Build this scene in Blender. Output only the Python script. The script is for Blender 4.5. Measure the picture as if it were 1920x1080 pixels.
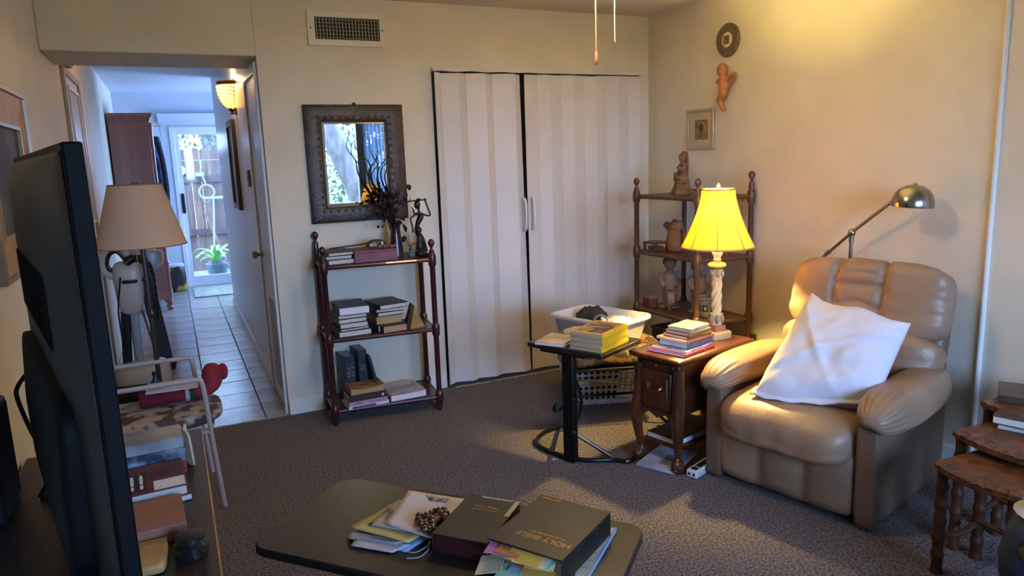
import bpy, bmesh, math, random
from mathutils import Vector, Matrix, Euler, noise
random.seed(11)
for o in list(bpy.data.objects): bpy.data.objects.remove(o)
S = bpy.context.scene
COL = S.collection
PI = math.pi

# ---------------------------------------------------------------- camera
F = 1334.74
CAM = Vector((-3.1807, -4.3341, 1.4873))
YAW, PITCH, ROLL = 0.44058, 0.17905, -0.03489
_f = Vector((math.sin(YAW)*math.cos(PITCH), math.cos(YAW)*math.cos(PITCH), -math.sin(PITCH)))
_r0 = Vector((math.cos(YAW), -math.sin(YAW), 0)); _u0 = _r0.cross(_f)
_r = math.cos(ROLL)*_r0 + math.sin(ROLL)*_u0
_u = -math.sin(ROLL)*_r0 + math.cos(ROLL)*_u0
cd = bpy.data.cameras.new('camera'); cam = bpy.data.objects.new('camera', cd); COL.objects.link(cam)
cd.sensor_fit = 'HORIZONTAL'; cd.sensor_width = 36; cd.lens = F*36/1920; cd.clip_start = .02
cam.matrix_world = Matrix(((_r.x, _u.x, -_f.x, CAM.x), (_r.y, _u.y, -_f.y, CAM.y), (_r.z, _u.z, -_f.z, CAM.z), (0, 0, 0, 1)))
S.camera = cam
def ray(a, b): return _f + (a-960)/F*_r + (540-b)/F*_u
def at(a, b, x=None, y=None, z=None):
    """pixel of the photograph (1920x1080) on a plane x=, y= or z="""
    d = ray(a, b)
    t = (x-CAM.x)/d.x if x is not None else (y-CAM.y)/d.y if y is not None else (z-CAM.z)/d.z
    return CAM + t*d

# ---------------------------------------------------------------- world, exposure
S.view_settings.view_transform = 'Standard'; S.view_settings.look = 'None'
S.view_settings.gamma = 1; S.view_settings.use_curve_mapping = False
S.view_settings.exposure = 1.42
W = bpy.data.worlds.new('sky'); S.world = W; W.use_nodes = True
bg = W.node_tree.nodes['Background']; bg.inputs[0].default_value = (.33, .54, 1.0, 1); bg.inputs[1].default_value = 14.5

LAMP_E = 2000.      # table lamp bulb emission
FAN_E = 21.       # ceiling fan bowl emission
def portal(name, loc, size, rot):
    l = bpy.data.lights.new(name, 'AREA'); l.shape = 'RECTANGLE'; l.size, l.size_y = size; l.cycles.is_portal = True
    o = bpy.data.objects.new(name, l); COL.objects.link(o); o.location = loc; o.rotation_euler = rot; return o
portal('window_portal', (-1.45, -6.2, 1.52), (2.6, 1.3), (PI/2, 0, 0))       # faces +y
portal('patio_portal', (-2.25, 5.9, 1.03), (1.75, 2.05), (-PI/2, 0, 0))      # faces -y
portal('nook_portal', (-.85, 4.85, 1.45), (1.2, 1.2), (0, PI/2, 0))           # faces -x, at the added nook window

# ---------------------------------------------------------------- materials
def lin(h):
    if isinstance(h, tuple): return h if len(h) == 4 else (*h, 1)
    h = h.lstrip('#'); c = [int(h[i:i+2], 16)/255 for i in (0, 2, 4)]
    return tuple(x/12.92 if x <= .04045 else ((x+.055)/1.055)**2.4 for x in c) + (1,)
MATS = {}
def M(name, col, rough=.55, metal=0., col2=None, scale=8., stretch=(1, 1, 1), bump=0., bscale=60., bdist=.003, spec=.5,
      lo=.4, hi=.6, detail=4., coat=0., emit=0., emitc=None, trans=0., coords='Object', tex='noise', sheen=0.):
    if name in MATS: return MATS[name]
    m = bpy.data.materials.new(name); m.use_nodes = True; nt = m.node_tree; N = nt.nodes; L = nt.links
    b = N['Principled BSDF']
    b.inputs['Base Color'].default_value = lin(col); b.inputs['Roughness'].default_value = rough
    b.inputs['Metallic'].default_value = metal; b.inputs['Specular IOR Level'].default_value = spec
    b.inputs['Coat Weight'].default_value = coat; b.inputs['Sheen Weight'].default_value = sheen
    b.inputs['Transmission Weight'].default_value = trans
    if emit: b.inputs['Emission Color'].default_value = lin(emitc or col); b.inputs['Emission Strength'].default_value = emit
    if col2 is not None or bump:
        tc = N.new('ShaderNodeTexCoord'); mp = N.new('ShaderNodeMapping'); mp.inputs['Scale'].default_value = stretch
        L.new(tc.outputs[coords], mp.inputs[0])
    if col2 is not None:
        if tex == 'noise':
            t = N.new('ShaderNodeTexNoise'); t.inputs['Scale'].default_value = scale; t.inputs['Detail'].default_value = detail; out = t.outputs[0]
        elif tex == 'voronoi':
            t = N.new('ShaderNodeTexVoronoi'); t.inputs['Scale'].default_value = scale; out = t.outputs[0]
        else:
            t = N.new('ShaderNodeTexWave'); t.inputs['Scale'].default_value = scale; t.inputs['Distortion'].default_value = 4; t.inputs['Detail'].default_value = detail; out = t.outputs[1]
        L.new(mp.outputs[0], t.inputs[0])
        r = N.new('ShaderNodeValToRGB'); r.color_ramp.elements[0].position = lo; r.color_ramp.elements[1].position = hi
        r.color_ramp.elements[0].color = lin(col); r.color_ramp.elements[1].color = lin(col2)
        L.new(out, r.inputs[0]); L.new(r.outputs[0], b.inputs['Base Color'])
    if bump:
        t2 = N.new('ShaderNodeTexNoise'); t2.inputs['Scale'].default_value = bscale; t2.inputs['Detail'].default_value = 3
        L.new(mp.outputs[0], t2.inputs[0])
        bp = N.new('ShaderNodeBump'); bp.inputs['Strength'].default_value = bump; bp.inputs['Distance'].default_value = bdist
        L.new(t2.outputs[0], bp.inputs['Height']); L.new(bp.outputs[0], b.inputs['Normal'])
    MATS[name] = m; return m
def glass_mat(name, tint=(1, 1, 1, 1), fac=.08):
    m = bpy.data.materials.new(name); m.use_nodes = True; nt = m.node_tree; N = nt.nodes; L = nt.links
    N.remove(N['Principled BSDF']); out = N['Material Output']
    t = N.new('ShaderNodeBsdfTransparent'); t.inputs[0].default_value = tint
    g = N.new('ShaderNodeBsdfGlossy'); g.inputs['Roughness'].default_value = .02
    fr = N.new('ShaderNodeFresnel'); fr.inputs[0].default_value = 1.4
    mx = N.new('ShaderNodeMixShader'); L.new(fr.outputs[0], mx.inputs[0]); L.new(t.outputs[0], mx.inputs[1]); L.new(g.outputs[0], mx.inputs[2])
    L.new(mx.outputs[0], out.inputs[0]); MATS[name] = m; return m
def shade_mat(name, col, tcol, tfac=.6):
    m = bpy.data.materials.new(name); m.use_nodes = True; nt = m.node_tree; N = nt.nodes; L = nt.links
    N.remove(N['Principled BSDF']); out = N['Material Output']
    d = N.new('ShaderNodeBsdfDiffuse'); d.inputs[0].default_value = lin(col)
    t = N.new('ShaderNodeBsdfTranslucent'); t.inputs[0].default_value = lin(tcol)
    mx = N.new('ShaderNodeMixShader'); mx.inputs[0].default_value = tfac
    L.new(d.outputs[0], mx.inputs[1]); L.new(t.outputs[0], mx.inputs[2]); L.new(mx.outputs[0], out.inputs[0]); MATS[name] = m; return m

wallm = M('wall_paint', '#d3c9b4', .6, col2='#d9cfba', scale=3, bump=.12, bscale=140, bdist=.002)
ceilm = M('ceiling_paint', '#d6d0c4', .8, bump=.3, bscale=90, bdist=.004)
trimm = M('trim_paint', '#ddd9d2', .4)
hallm = M('hall_paint', '#c6cad2', .35, bump=.06, bscale=60, bdist=.002)
vinyl = M('accordion_vinyl', '#d3cbc2', .45, col2='#cbc4bc', scale=2, bump=.05, bscale=40)
cherry = M('cherry_wood', '#2c1114', .3, col2='#431a1c', scale=6, stretch=(1, 1, .15), coat=.3)
walnut = M('walnut_wood', '#3a1c0f', .33, col2='#56290f', scale=7, stretch=(.3, 3, 1), coat=.25)
brownsh = M('brown_shelf_wood', '#4a3020', .4, col2='#5d3f2a', scale=6, stretch=(1, 1, .2))
blackpl = M('black_laminate', '#15110f', .38, col2='#1d1815', scale=30, bump=.06, bscale=400)
blackmt = M('black_metal', '#0d0d0f', .35, metal=.3)
irons = M('wrought_iron', '#100e0d', .4, metal=.5)
chrome = M('brushed_nickel', '#a09a90', .22, metal=1.)
brass = M('brass', '#b08a45', .3, metal=1.)
paper = M('page_paper', '#cfc8bb', .8, col2='#b9b1a4', scale=60, stretch=(1, 1, 14))
whitep = M('white_paper', '#d8d4da', .7)
tanp = M('tan_page_paper', '#b39468', .8, col2='#9c7f55', scale=60, stretch=(1, 1, 14))
gold = M('gold_foil', '#a8824a', .35, metal=.8)
silver = M('silver_foil', '#b9b6ac', .3, metal=.9)
glass = glass_mat('window_glass')

# ---------------------------------------------------------------- mesh helpers
class MB:
    def __init__(s): s.v = []; s.f = []
    def add(s, vs, fs):
        k = len(s.v); s.v += [tuple(v) for v in vs]; s.f += [tuple(i+k for i in f) for f in fs]; return s
    def box(s, c, d, rot=None):
        x, y, z = d[0]/2, d[1]/2, d[2]/2
        vs = [Vector(q) for q in ((-x, -y, -z), (x, -y, -z), (x, y, -z), (-x, y, -z), (-x, -y, z), (x, -y, z), (x, y, z), (-x, y, z))]
        if rot is not None:
            R = Euler(rot).to_matrix() if not isinstance(rot, (int, float)) else Matrix.Rotation(rot, 3, 'Z')
            vs = [R@v for v in vs]
        c = Vector(c)
        return s.add([v+c for v in vs], [(0, 3, 2, 1), (4, 5, 6, 7), (0, 1, 5, 4), (1, 2, 6, 5), (2, 3, 7, 6), (3, 0, 4, 7)])
    def bb(s, a, b):
        return s.box([(a[i]+b[i])/2 for i in range(3)], [abs(b[i]-a[i]) for i in range(3)])
    def loft(s, loops, cap=True, closed=True):
        n = len(loops[0]); vs = [v for l in loops for v in l]; fs = []
        for i in range(len(loops)-1):
            for j in range(n if closed else n-1):
                k = (j+1) % n
                fs.append((i*n+j, i*n+k, (i+1)*n+k, (i+1)*n+j))
        if cap and closed:
            fs.append(tuple(range(n-1, -1, -1))); b = (len(loops)-1)*n; fs.append(tuple(b+j for j in range(n)))
        return s.add(vs, fs)
    def tube(s, pts, r, n=8, cap=True, flat=1.):
        pts = [Vector(q) for q in pts]; m = len(pts); rs = r if isinstance(r, (list, tuple)) else [r]*m
        loops = []; up = None
        for i, q in enumerate(pts):
            t = (pts[min(i+1, m-1)]-pts[max(i-1, 0)]).normalized()
            if up is None: up = Vector((0, 0, 1)) if abs(t.z) < .9 else Vector((1, 0, 0))
            a = t.cross(up)
            if a.length < 1e-5: a = t.orthogonal()
            a.normalize(); b = a.cross(t).normalized(); up = b
            loops.append([q+rs[i]*(math.cos(2*PI*j/n)*a+flat*math.sin(2*PI*j/n)*b) for j in range(n)])
        return s.loft(loops, cap)
    def cyl(s, a, b, r, r2=None, n=14): return s.tube([a, b], [r, r if r2 is None else r2], n)
    def lathe(s, prof, c=(0, 0, 0), n=20, sx=1., sy=1., cap=True, rot=0., mat=None):
        c = Vector(c); loops = []
        for r, z in prof:
            l = [Vector((sx*r*math.cos(rot+2*PI*j/n), sy*r*math.sin(rot+2*PI*j/n), z)) for j in range(n)]
            if mat is not None: l = [mat@v for v in l]
            loops.append([c+v for v in l])
        return s.loft(loops, cap)
    def ell(s, c, r, n=14, m=9, rot=None):
        if isinstance(r, (int, float)): r = (r, r, r)
        R = Euler(rot).to_matrix() if rot is not None else None
        loops = []; c = Vector(c)
        for i in range(m+1):
            a = PI*(i+.02)/(m+.04)-PI/2
            l = [Vector((r[0]*math.cos(a)*math.cos(2*PI*j/n), r[1]*math.cos(a)*math.sin(2*PI*j/n), r[2]*math.sin(a))) for j in range(n)]
            loops.append([c+(R@v if R else v) for v in l])
        return s.loft(loops, True)
    def rbox(s, c, d, p=5., n=8, fn=None, rot=None):
        """rounded box; fn(u) moves the unit-cube point's final position, u in [-1,1]^3"""
        bm = bmesh.new(); bmesh.ops.create_cube(bm, size=2); bmesh.ops.subdivide_edges(bm, edges=bm.edges[:], cuts=n, use_grid_fill=True)
        R = None if rot is None else (Matrix.Rotation(rot, 3, 'Z') if isinstance(rot, (int, float)) else Euler(rot).to_matrix())
        vs = []; c = Vector(c)
        bm.verts.index_update()
        for v in bm.verts:
            u = v.co; q = (abs(u.x)**p+abs(u.y)**p+abs(u.z)**p)**(1/p); w = u/q
            w2 = Vector((w.x*d[0]/2, w.y*d[1]/2, w.z*d[2]/2))
            if fn: w2 = fn(w, w2)
            vs.append(c+(R@w2 if R else w2))
        fs = [tuple(x.index for x in f.verts) for f in bm.faces]; bm.free()
        return s.add(vs, fs)
    def frame(s, axis, t0, t1, u0, u1, v0, v1, e):
        """mitred rectangular frame; e = width, or (left, right, bottom, top)"""
        e = e if isinstance(e, tuple) else (e, e, e, e)
        def q(u, v, t): return Vector((t, u, v)) if axis == 'x' else Vector((u, t, v))
        def ring(k, t): return [q(u0+e[0]*k, v0+e[2]*k, t), q(u1-e[1]*k, v0+e[2]*k, t), q(u1-e[1]*k, v1-e[3]*k, t), q(u0+e[0]*k, v1-e[3]*k, t)]
        A = [ring(0, t0), ring(1, t0), ring(1, t1), ring(0, t1)]; vs = [v for l in A for v in l]
        return s.add(vs, [(i*4+j, i*4+(j+1) % 4, ((i+1) % 4)*4+(j+1) % 4, ((i+1) % 4)*4+j) for i in range(4) for j in range(4)])
    def ext(s, poly, a, b, axis='z'):
        """polygon extruded from a to b along axis; poly in the other two axes (x,y)/(x,z)/(y,z)"""
        def q(p, t): return (p[0], p[1], t) if axis == 'z' else (p[0], t, p[1]) if axis == 'y' else (t, p[0], p[1])
        return s.loft([[q(p, a) for p in poly], [q(p, b) for p in poly]])
    def build(s, name, mat, parent=None, world=False, smooth=35., bevel=0., sub=0, remesh=0., solid=0.):
        me = bpy.data.meshes.new(name); vs = s.v
        if world and parent is not None:
            root = parent
            while root.parent is not None: root = root.parent
            inv = root.matrix_basis.inverted(); vs = [inv@Vector(v) for v in vs]
        me.from_pydata([tuple(v) for v in vs], [], s.f); me.validate()
        bm = bmesh.new(); bm.from_mesh(me); bmesh.ops.recalc_face_normals(bm, faces=bm.faces[:]); bm.to_mesh(me); bm.free()
        if smooth:
            for p in me.polygons: p.use_smooth = True
            if smooth < 179: me.set_sharp_from_angle(angle=math.radians(smooth))
        o = bpy.data.objects.new(name, me); COL.objects.link(o)
        ms = mat if isinstance(mat, (list, tuple)) else [mat]
        for m in ms: me.materials.append(m)
        if parent is not None: o.parent = parent
        if solid: md = o.modifiers.new('solid', 'SOLIDIFY'); md.thickness = solid; md.offset = 0
        if remesh:
            md = o.modifiers.new('fuse', 'REMESH'); md.mode = 'VOXEL'; md.voxel_size = remesh; md.use_smooth_shade = True
            md = o.modifiers.new('soft', 'SMOOTH'); md.iterations = 3; md.factor = .5
        if bevel: md = o.modifiers.new('bevel', 'BEVEL'); md.width = bevel; md.segments = 2; md.limit_method = 'ANGLE'; md.angle_limit = math.radians(50)
        if sub: md = o.modifiers.new('sub', 'SUBSURF'); md.levels = sub; md.render_levels = sub
        return o
def tag(o, label=None, cat=None, group=None, kind=None):
    if label: o['label'] = label
    if cat: o['category'] = cat
    if group: o['group'] = group
    if kind: o['kind'] = kind
    return o
def root(name, loc, label, cat, group=None, rz=0., rot=None):
    o = bpy.data.objects.new(name, None); COL.objects.link(o); o.empty_display_size = .05
    o.location = loc; o.rotation_euler = rot if rot is not None else (0, 0, rz)
    return tag(o, label, cat, group)
def dup(o, name, parent=None, loc=None, rz=None):
    c = o.copy(); c.name = name; COL.objects.link(c); c.parent = parent
    if loc is not None: c.location = loc
    if rz is not None: c.rotation_euler = (0, 0, rz)
    return c
def text(body, size, mat, parent, loc, rot, name='lettering', ext=.0003, sx=1.):
    cu = bpy.data.curves.new('txt', 'FONT'); cu.body = body; cu.size = size; cu.extrude = ext; cu.align_x = 'CENTER'; cu.align_y = 'CENTER'; cu.resolution_u = 3
    t = bpy.data.objects.new('txt', cu); COL.objects.link(t)
    dg = bpy.context.evaluated_depsgraph_get(); me = bpy.data.meshes.new_from_object(t.evaluated_get(dg))
    bpy.data.objects.remove(t); me.materials.clear(); me.materials.append(mat)
    o = bpy.data.objects.new(name, me); COL.objects.link(o); o.parent = parent; o.location = loc; o.rotation_euler = rot; o.scale = (sx, 1, 1)
    return o
def rr(w, d, r, z, c=(0, 0), k=5):
    """rounded rectangle loop"""
    pts = []
    for cx, cy, a0 in ((w/2-r, d/2-r, 0), (-w/2+r, d/2-r, PI/2), (-w/2+r, -d/2+r, PI), (w/2-r, -d/2+r, 1.5*PI)):
        for i in range(k+1):
            a = a0+PI/2*i/k; pts.append(Vector((c[0]+cx+r*math.cos(a), c[1]+cy+r*math.sin(a), z)))
    return pts
def bez(a, b, c, d, n=10):
    a, b, c, d = map(Vector, (a, b, c, d))
    return [(1-t)**3*a+3*(1-t)**2*t*b+3*(1-t)*t*t*c+t**3*d for t in (i/n for i in range(n+1))]
def spline(pts, n=6):
    """Catmull-Rom through the points"""
    P_ = [Vector(q) for q in pts]; P_ = [2*P_[0]-P_[1]]+P_+[2*P_[-1]-P_[-2]]; out = []
    for i in range(1, len(P_)-2):
        for k in range(n):
            t = k/n; p0, p1, p2, p3 = P_[i-1:i+3]
            out.append(.5*((2*p1)+(p2-p0)*t+(2*p0-5*p1+4*p2-p3)*t*t+(3*p1-p0-3*p2+p3)*t**3))
    return out+[P_[-2]]
def struct(o, label, cat='wall'): return tag(o, label, cat, kind='structure')

# ================================================================ the room
XL, XH, H, YF, YE = -3.687, -2.663, 2.44, -6.0, 5.7     # left wall, hall wall, ceiling, front wall, patio wall
carpet = M('carpet', '#1a1314', .95, col2='#75625f', scale=105, lo=.40, hi=.60, detail=2, bump=.9, bscale=190, bdist=.012, sheen=.25, spec=.1)
floor = struct(MB().bb((XL-.1, YF-.1, -.06), (.1, 0, 0)).build('floor', carpet), 'dark brown speckled carpet of the living room', 'floor')
# ragged pale carpet edge along the closet and a strip where carpet meets tile
def ragged(x0, x1, y, w, n):
    b = MB(); A = []; B = []; T = []
    for i in range(n+1):
        x = x0+(x1-x0)*i/n; a = noise.noise((x*9, y, 0)); c = noise.noise((x*23, 5, 0))
        A.append((x, y-w*(.6+.8*abs(a)), .002)); B.append((x, y+.01, .002)); T.append((x, y-w*.3+.01*c, .006+.006*abs(c)))
    k = n+1
    return b.add(A+T+B, [(i, i+1, k+i+1, k+i) for i in range(n)]+[(k+i, k+i+1, 2*k+i+1, 2*k+i) for i in range(n)])
edgem = M('carpet_backing', '#a9a29c', .9, col2='#6e6866', scale=60)
tag(ragged(-1.6, -.5, -.03, .035, 70).build('carpet_edge', edgem, floor), 'frayed pale carpet edge')
tag(ragged(XL, XH-.005, .002, .012, 40).build('threshold_strip', edgem, floor), 'pale strip between carpet and tile')

hallfloor = struct(MB().bb((XL-.1, 0.001, -.06), (-.9, YE+.1, -.004)).build('floor_hall', M('grout', '#4a4c52', .9)), 'tiled hall floor leading to the patio door', 'floor')
tilem = M('glazed_tile', '#8f8c8d', .22, col2='#a39d9a', scale=5, bump=.35, bscale=14, bdist=.006, spec=.6)
def tile_mesh(w, d): return MB().box((0, 0, 0), (w, d, .01)).build('tile', tilem, hallfloor, bevel=.002)
T = .307; xs = [-3.104-T*2, -3.104-T, -3.104, -2.797, -2.797+T]
first = {}
ncols = [(XL, -3.411), (-3.411, -3.104), (-3.104, -2.797), (-2.797, XH), ]
for r_ in range(19):
    y0 = .004+T*r_; y1 = min(y0+T, YE)
    cols = ncols if y0 < 3.95 else ncols[:3]+[(-2.797, -2.49), (-2.49, -2.183)]
    for (a, b) in cols:
        w, d = round(b-a-.007, 4), round(y1-y0-.007, 4)
        c = ((a+b)/2, (y0+y1)/2, -.0045+random.uniform(-.0008, .0008))
        if (w, d) not in first: o = tile_mesh(w, d); first[(w, d)] = o
        else: o = dup(first[(w, d)], 'tile', hallfloor)
        o.location = c

struct(MB().bb((XL-.1, YF-.1, H), (.1, 0, H+.1)).build('ceiling', ceilm), 'off white living room ceiling', 'ceiling')
struct(MB().bb((XL-.1, .5, H), (-.9, YE+.1, H+.1)).build('ceiling_hall', M('hall_ceiling', '#c9d0dc', .7)), 'pale hall ceiling beyond the soffit', 'ceiling')
b = MB().bb((XL-.1, YF-.1, -.05), (XL, YE+.1, H)); struct(b.build('wall_left', wallm), 'long left wall running from living room into hall')
CL, CR, CT = -1.64, -.085, 2.05       # closet opening
b = MB().bb((XH, 0, -.05), (CL, .1, H)).bb((CL, 0, CT), (CR, .1, H)).bb((CR, 0, -.05), (0, .1, H))
struct(b.build('wall_back', wallm), 'cream back wall holding the mirror and folding closet doors')
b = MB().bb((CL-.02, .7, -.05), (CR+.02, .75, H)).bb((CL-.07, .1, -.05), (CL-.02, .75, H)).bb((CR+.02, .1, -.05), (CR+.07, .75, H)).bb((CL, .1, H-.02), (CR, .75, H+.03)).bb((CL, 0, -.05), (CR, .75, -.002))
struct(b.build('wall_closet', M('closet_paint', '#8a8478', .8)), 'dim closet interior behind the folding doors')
struct(MB().bb((0, YF-.1, -.05), (.1, .1, H)).build('wall_right', wallm), 'right wall behind the recliner, warmed by the lamp')
struct(MB().bb((XL, 0, 2.1), (XH, .56, H)).build('wall_soffit', wallm, bevel=.006), 'dropped soffit over the hall entrance')
struct(MB().bb((XH, .1, -.05), (-2.56, 4.0, H)).build('wall_hall', hallm), 'glossy hall wall with sconce, picture and closet door')
b = MB().bb((-2.56, 3.9, -.05), (-1.0, 4.0, H)).bb((-1.05, 4.0, -.05), (-.95, 4.25, H)).bb((-1.05, 5.45, -.05), (-.95, YE, H)).bb((-1.05, 4.25, -.05), (-.95, 5.45, .85)).bb((-1.05, 4.25, 2.05), (-.95, 5.45, H))
struct(b.build('wall_nook', hallm), 'wall of the nook beside the patio door')
DX0, DX1, DT = -3.105, -1.4, 2.03
b = MB().bb((XL, YE, -.05), (DX0, YE+.1, H)).bb((DX1, YE, -.05), (-.95, YE+.1, H)).bb((DX0, YE, DT), (DX1, YE+.1, H))
struct(b.build('wall_patio', M('patio_wall_paint', '#bfc8d4', .6)), 'pale blue end wall around the patio door')
WX0, WX1, WZ0, WZ1 = -2.75, -.15, .90, 2.15
b = MB().bb((XL, YF-.1, -.05), (WX0, YF, H)).bb((WX1, YF-.1, -.05), (0, YF, H)).bb((WX0, YF-.1, -.05), (WX1, YF, WZ0)).bb((WX0, YF-.1, WZ1), (WX1, YF, H))
struct(b.build('wall_front', wallm), 'front wall with the wide window, seen in the mirror')
# baseboards and trims
def base(name, a, b_, label): return struct(MB().bb(a, b_).build(name, trimm, bevel=.004), label, 'baseboard')
base('baseboard_back', (XH+.002, -.012, 0), (CL-.003, -.0005, .092), 'cream baseboard below the mirror behind the bookshelf')
base('baseboard_right', (-.012, YF+.005, 0), (-.0005, -.003, .092), 'cream baseboard behind recliner and lamp table')
base('baseboard_left', (XL+.0005, YF+.005, 0), (XL+.012, -.003, .092), 'cream baseboard along the wall behind the television console')
base('baseboard_hall', (XH-.012, .68, 0), (XH-.0005, 3.995, .085), 'white baseboard along the hall wall')
struct(MB().tube([(-.006, -2.455, .093), (-.006, -2.455, H-.002)], .011, 10).build('trim_1', M('raceway_paint', '#dcd8d2', .35)), 'narrow white vertical raceway on the wall behind the recliner', 'trim')

# folding accordion doors
zt, zb = 2.028, .03
def accordion(name, label, xs, amp, hx, slant=0.):
    d = struct(root(name, (xs[0], -.02, 0), label, 'door'), label, 'door')
    for i in range(len(xs)-1):
        x0, x1 = xs[i], xs[i+1]; y0 = -.018-(amp if i % 2 == 0 else 0); y1 = -.018-(amp if i % 2 else 0)
        lo = zb+.012*noise.noise((i*3.1, x0*2, 0)); th = .004
        b = MB(); nrm = Vector((y0-y1, x1-x0, 0)).normalized()*th
        A = [Vector((x0, y0, 0)), Vector((x1, y1, 0))]; loops = []
        for z in (lo, zt+.006*noise.noise((i*2.3, x0, 3))):
            loops.append([Vector((A[0].x, A[0].y, z)), Vector((A[1].x, A[1].y, z)), Vector((A[1].x+nrm.x, A[1].y+nrm.y, z)), Vector((A[0].x+nrm.x, A[0].y+nrm.y, z))])
        if i == len(xs)-2 and slant: loops[0][1].x += slant; loops[0][2].x += slant
        b.loft(loops).build('panel', vinyl, d, world=True, bevel=.001)
    h = MB().tube(spline([(hx, -.02-amp, .93+.08), (hx, -.055-amp, .93+.10), (hx, -.06-amp, 1.12), (hx, -.055-amp, 1.21), (hx, -.02-amp, 1.23)], 5), .008, 8)
    tag(h.build('handle', M('white_plastic', '#d6d3d6', .3), d, world=True), 'white bow handle')
    return d
accordion('door_1', 'left folding accordion closet door, deeply pleated white vinyl', [-1.636, -1.587, -1.478, -1.419, -1.295, -1.237, -1.089, -1.039], .032, -1.056, .02)
accordion('door_2', 'right folding accordion closet door, shallow white vinyl pleats', [-1.012+.0]+[-1.0+.0905*i for i in range(1, 10)]+[-.092], .014, -.985)
b = MB(); A = []; B = []
n = 60
for i in range(n+1):
    x = CL-.005+(CR-CL+.01)*i/n; w = .004*math.sin(i*.8)*max(0, 1-i/45)
    A.append([Vector((x, -.05, 2.036+w)), Vector((x, -.001, 2.036+w)), Vector((x, -.001, 2.056)), Vector((x, -.052, 2.056+w*.4))])
struct(b.loft(A).build('trim_2', M('track_paint', '#d2c8b8', .4)), 'wavy cream track strip over the folding doors', 'trim')

# hall door with return-air grille, casing and knob
d = struct(root('door_3', (XH, .36, 0), 'white hall closet door with a louvred grille and round knob', 'door'), 'white hall closet door with a louvred grille and round knob', 'door')
b = MB().frame('x', XH-.018, XH-.0005, .03, .675, -.055, 2.075, .055)
b.build('casing', trimm, d, world=True, bevel=.003)
MB().bb((XH-.008, .087, .012), (XH-.0005, .618, 2.018)).build('door_slab', hallm, d, world=True)
b = MB(); gx = XH-.014
b.frame('x', gx, XH-.0082, .10, .41, .09, .715, .025)
g = b.build('grille', trimm, d, world=True)
for i in range(18): MB().box((gx+.002, .255, .135+i*.031), (.003, .26, .02), (0, .6, 0)).build('slat', M('grille_slat', '#7f8288', .5), g, world=True)
k = MB().lathe([(.024, 0), (.024, .004), (.011, .008), (.010, .03), (.022, .036), (.027, .05), (.022, .064), (.004, .068)], (XH-.008, .565, .93), 16, mat=Matrix.Rotation(-PI/2, 3, 'Y'))
k.build('door_knob', M('dull_brass', '#8f8577', .3, metal=.9), d, world=True)
# door with inset panel on the left hall wall
d = struct(root('door_4', (XL, 1.15, 0), 'left hall door with cream casing and inset panel', 'door'), 'left hall door with cream casing and inset panel', 'door')
tanc = M('tan_trim', '#a3937c', .45)
b = MB().frame('x', XL+.0005, XL+.02, .76, 1.65, -.07, 2.13, (.07, .07, .07, .04))
b.build('casing', tanc, d, world=True, bevel=.003)
MB().bb((XL, .83, .01), (XL+.006, 1.58, 2.09)).build('door_slab', hallm, d, world=True)
MB().bb((XL+.006, .93, 1.15), (XL+.012, 1.48, 2.03)).build('panel', tanc, d, world=True, bevel=.003)
b = MB(); e = .022
b.frame('x', XL+.0122, XL+.022, .93, 1.48, 1.15, 2.03, e)
b.build('panel_moulding', trimm, d, world=True)
o = root('door_chime', (XL+.02, .92, 2.17), 'small beige door chime box above the left hall door', 'door chime')
MB().bb((XL+.0005, .86, 2.135), (XL+.05, .99, 2.215)).build('box', M('beige_plastic', '#a39a84', .5), o, world=True, bevel=.006)
MB().bb((XL+.05, .90, 2.145), (XL+.056, .915, 2.205)).bb((XL+.05, .935, 2.145), (XL+.056, .95, 2.205)).build('grille_bar', M('dark_slot', '#3b362d', .6), o, world=True)

# ceiling register on the back wall
o = root('wall_vent', (-2.147, 0, 2.264), 'white air register with dark grid above the mirror', 'vent')
vx0, vx1, vz0, vz1 = -2.372, -1.922, 2.168, 2.36
ix0, ix1, iz0, iz1 = vx0+.043, vx1-.03, vz0+.036, vz1-.034
b = MB().bb((vx0, -.012, vz0), (ix0, 0, vz1)).bb((ix1, -.012, vz0), (vx1, 0, vz1)).bb((ix0, -.012, vz0), (ix1, 0, iz0)).bb((ix0, -.012, iz1), (ix1, 0, vz1))
whitemt = M('white_enamel', '#d9d2c6', .4)
b.build('frame', whitemt, o, world=True, bevel=.002)
MB().bb((ix0, -.003, iz0), (ix1, -.001, iz1)).build('duct_back', M('duct_dark', '#241f1a', .9), o, world=True)
sl = None
for i in range(20):
    x = ix0+(ix1-ix0)*(i+.5)/20
    if sl is None: sl = MB().box((0, -.009, 0), (.0045, .008, iz1-iz0)).build('slat', M('vent_slat', '#9b9285', .5), o); q = sl
    else: q = dup(sl, 'slat', o)
    q.location = (x+2.147, 0, (iz0+iz1)/2-2.264)
sl = None
for i in range(6):
    z = iz0+(iz1-iz0)*(i+.5)/6
    if sl is None: sl = MB().box((0, -.0055, 0), (ix1-ix0, .005, .0055)).build('cross_slat', M('vent_cross', '#6b6358', .5), o); q = sl
    else: q = dup(sl, 'cross_slat', o)
    q.location = ((ix0+ix1)/2+2.147, 0, z-2.264)
for sx in (vx0+.018, vx1-.014): MB().lathe([(.005, 0), (.005, .002), (.002, .003)], (sx, -.012, 2.264), 10, mat=Matrix.Rotation(PI/2, 3, 'X')).build('screw', M('screw', '#5a5348', .4, metal=.6), o, world=True)

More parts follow.
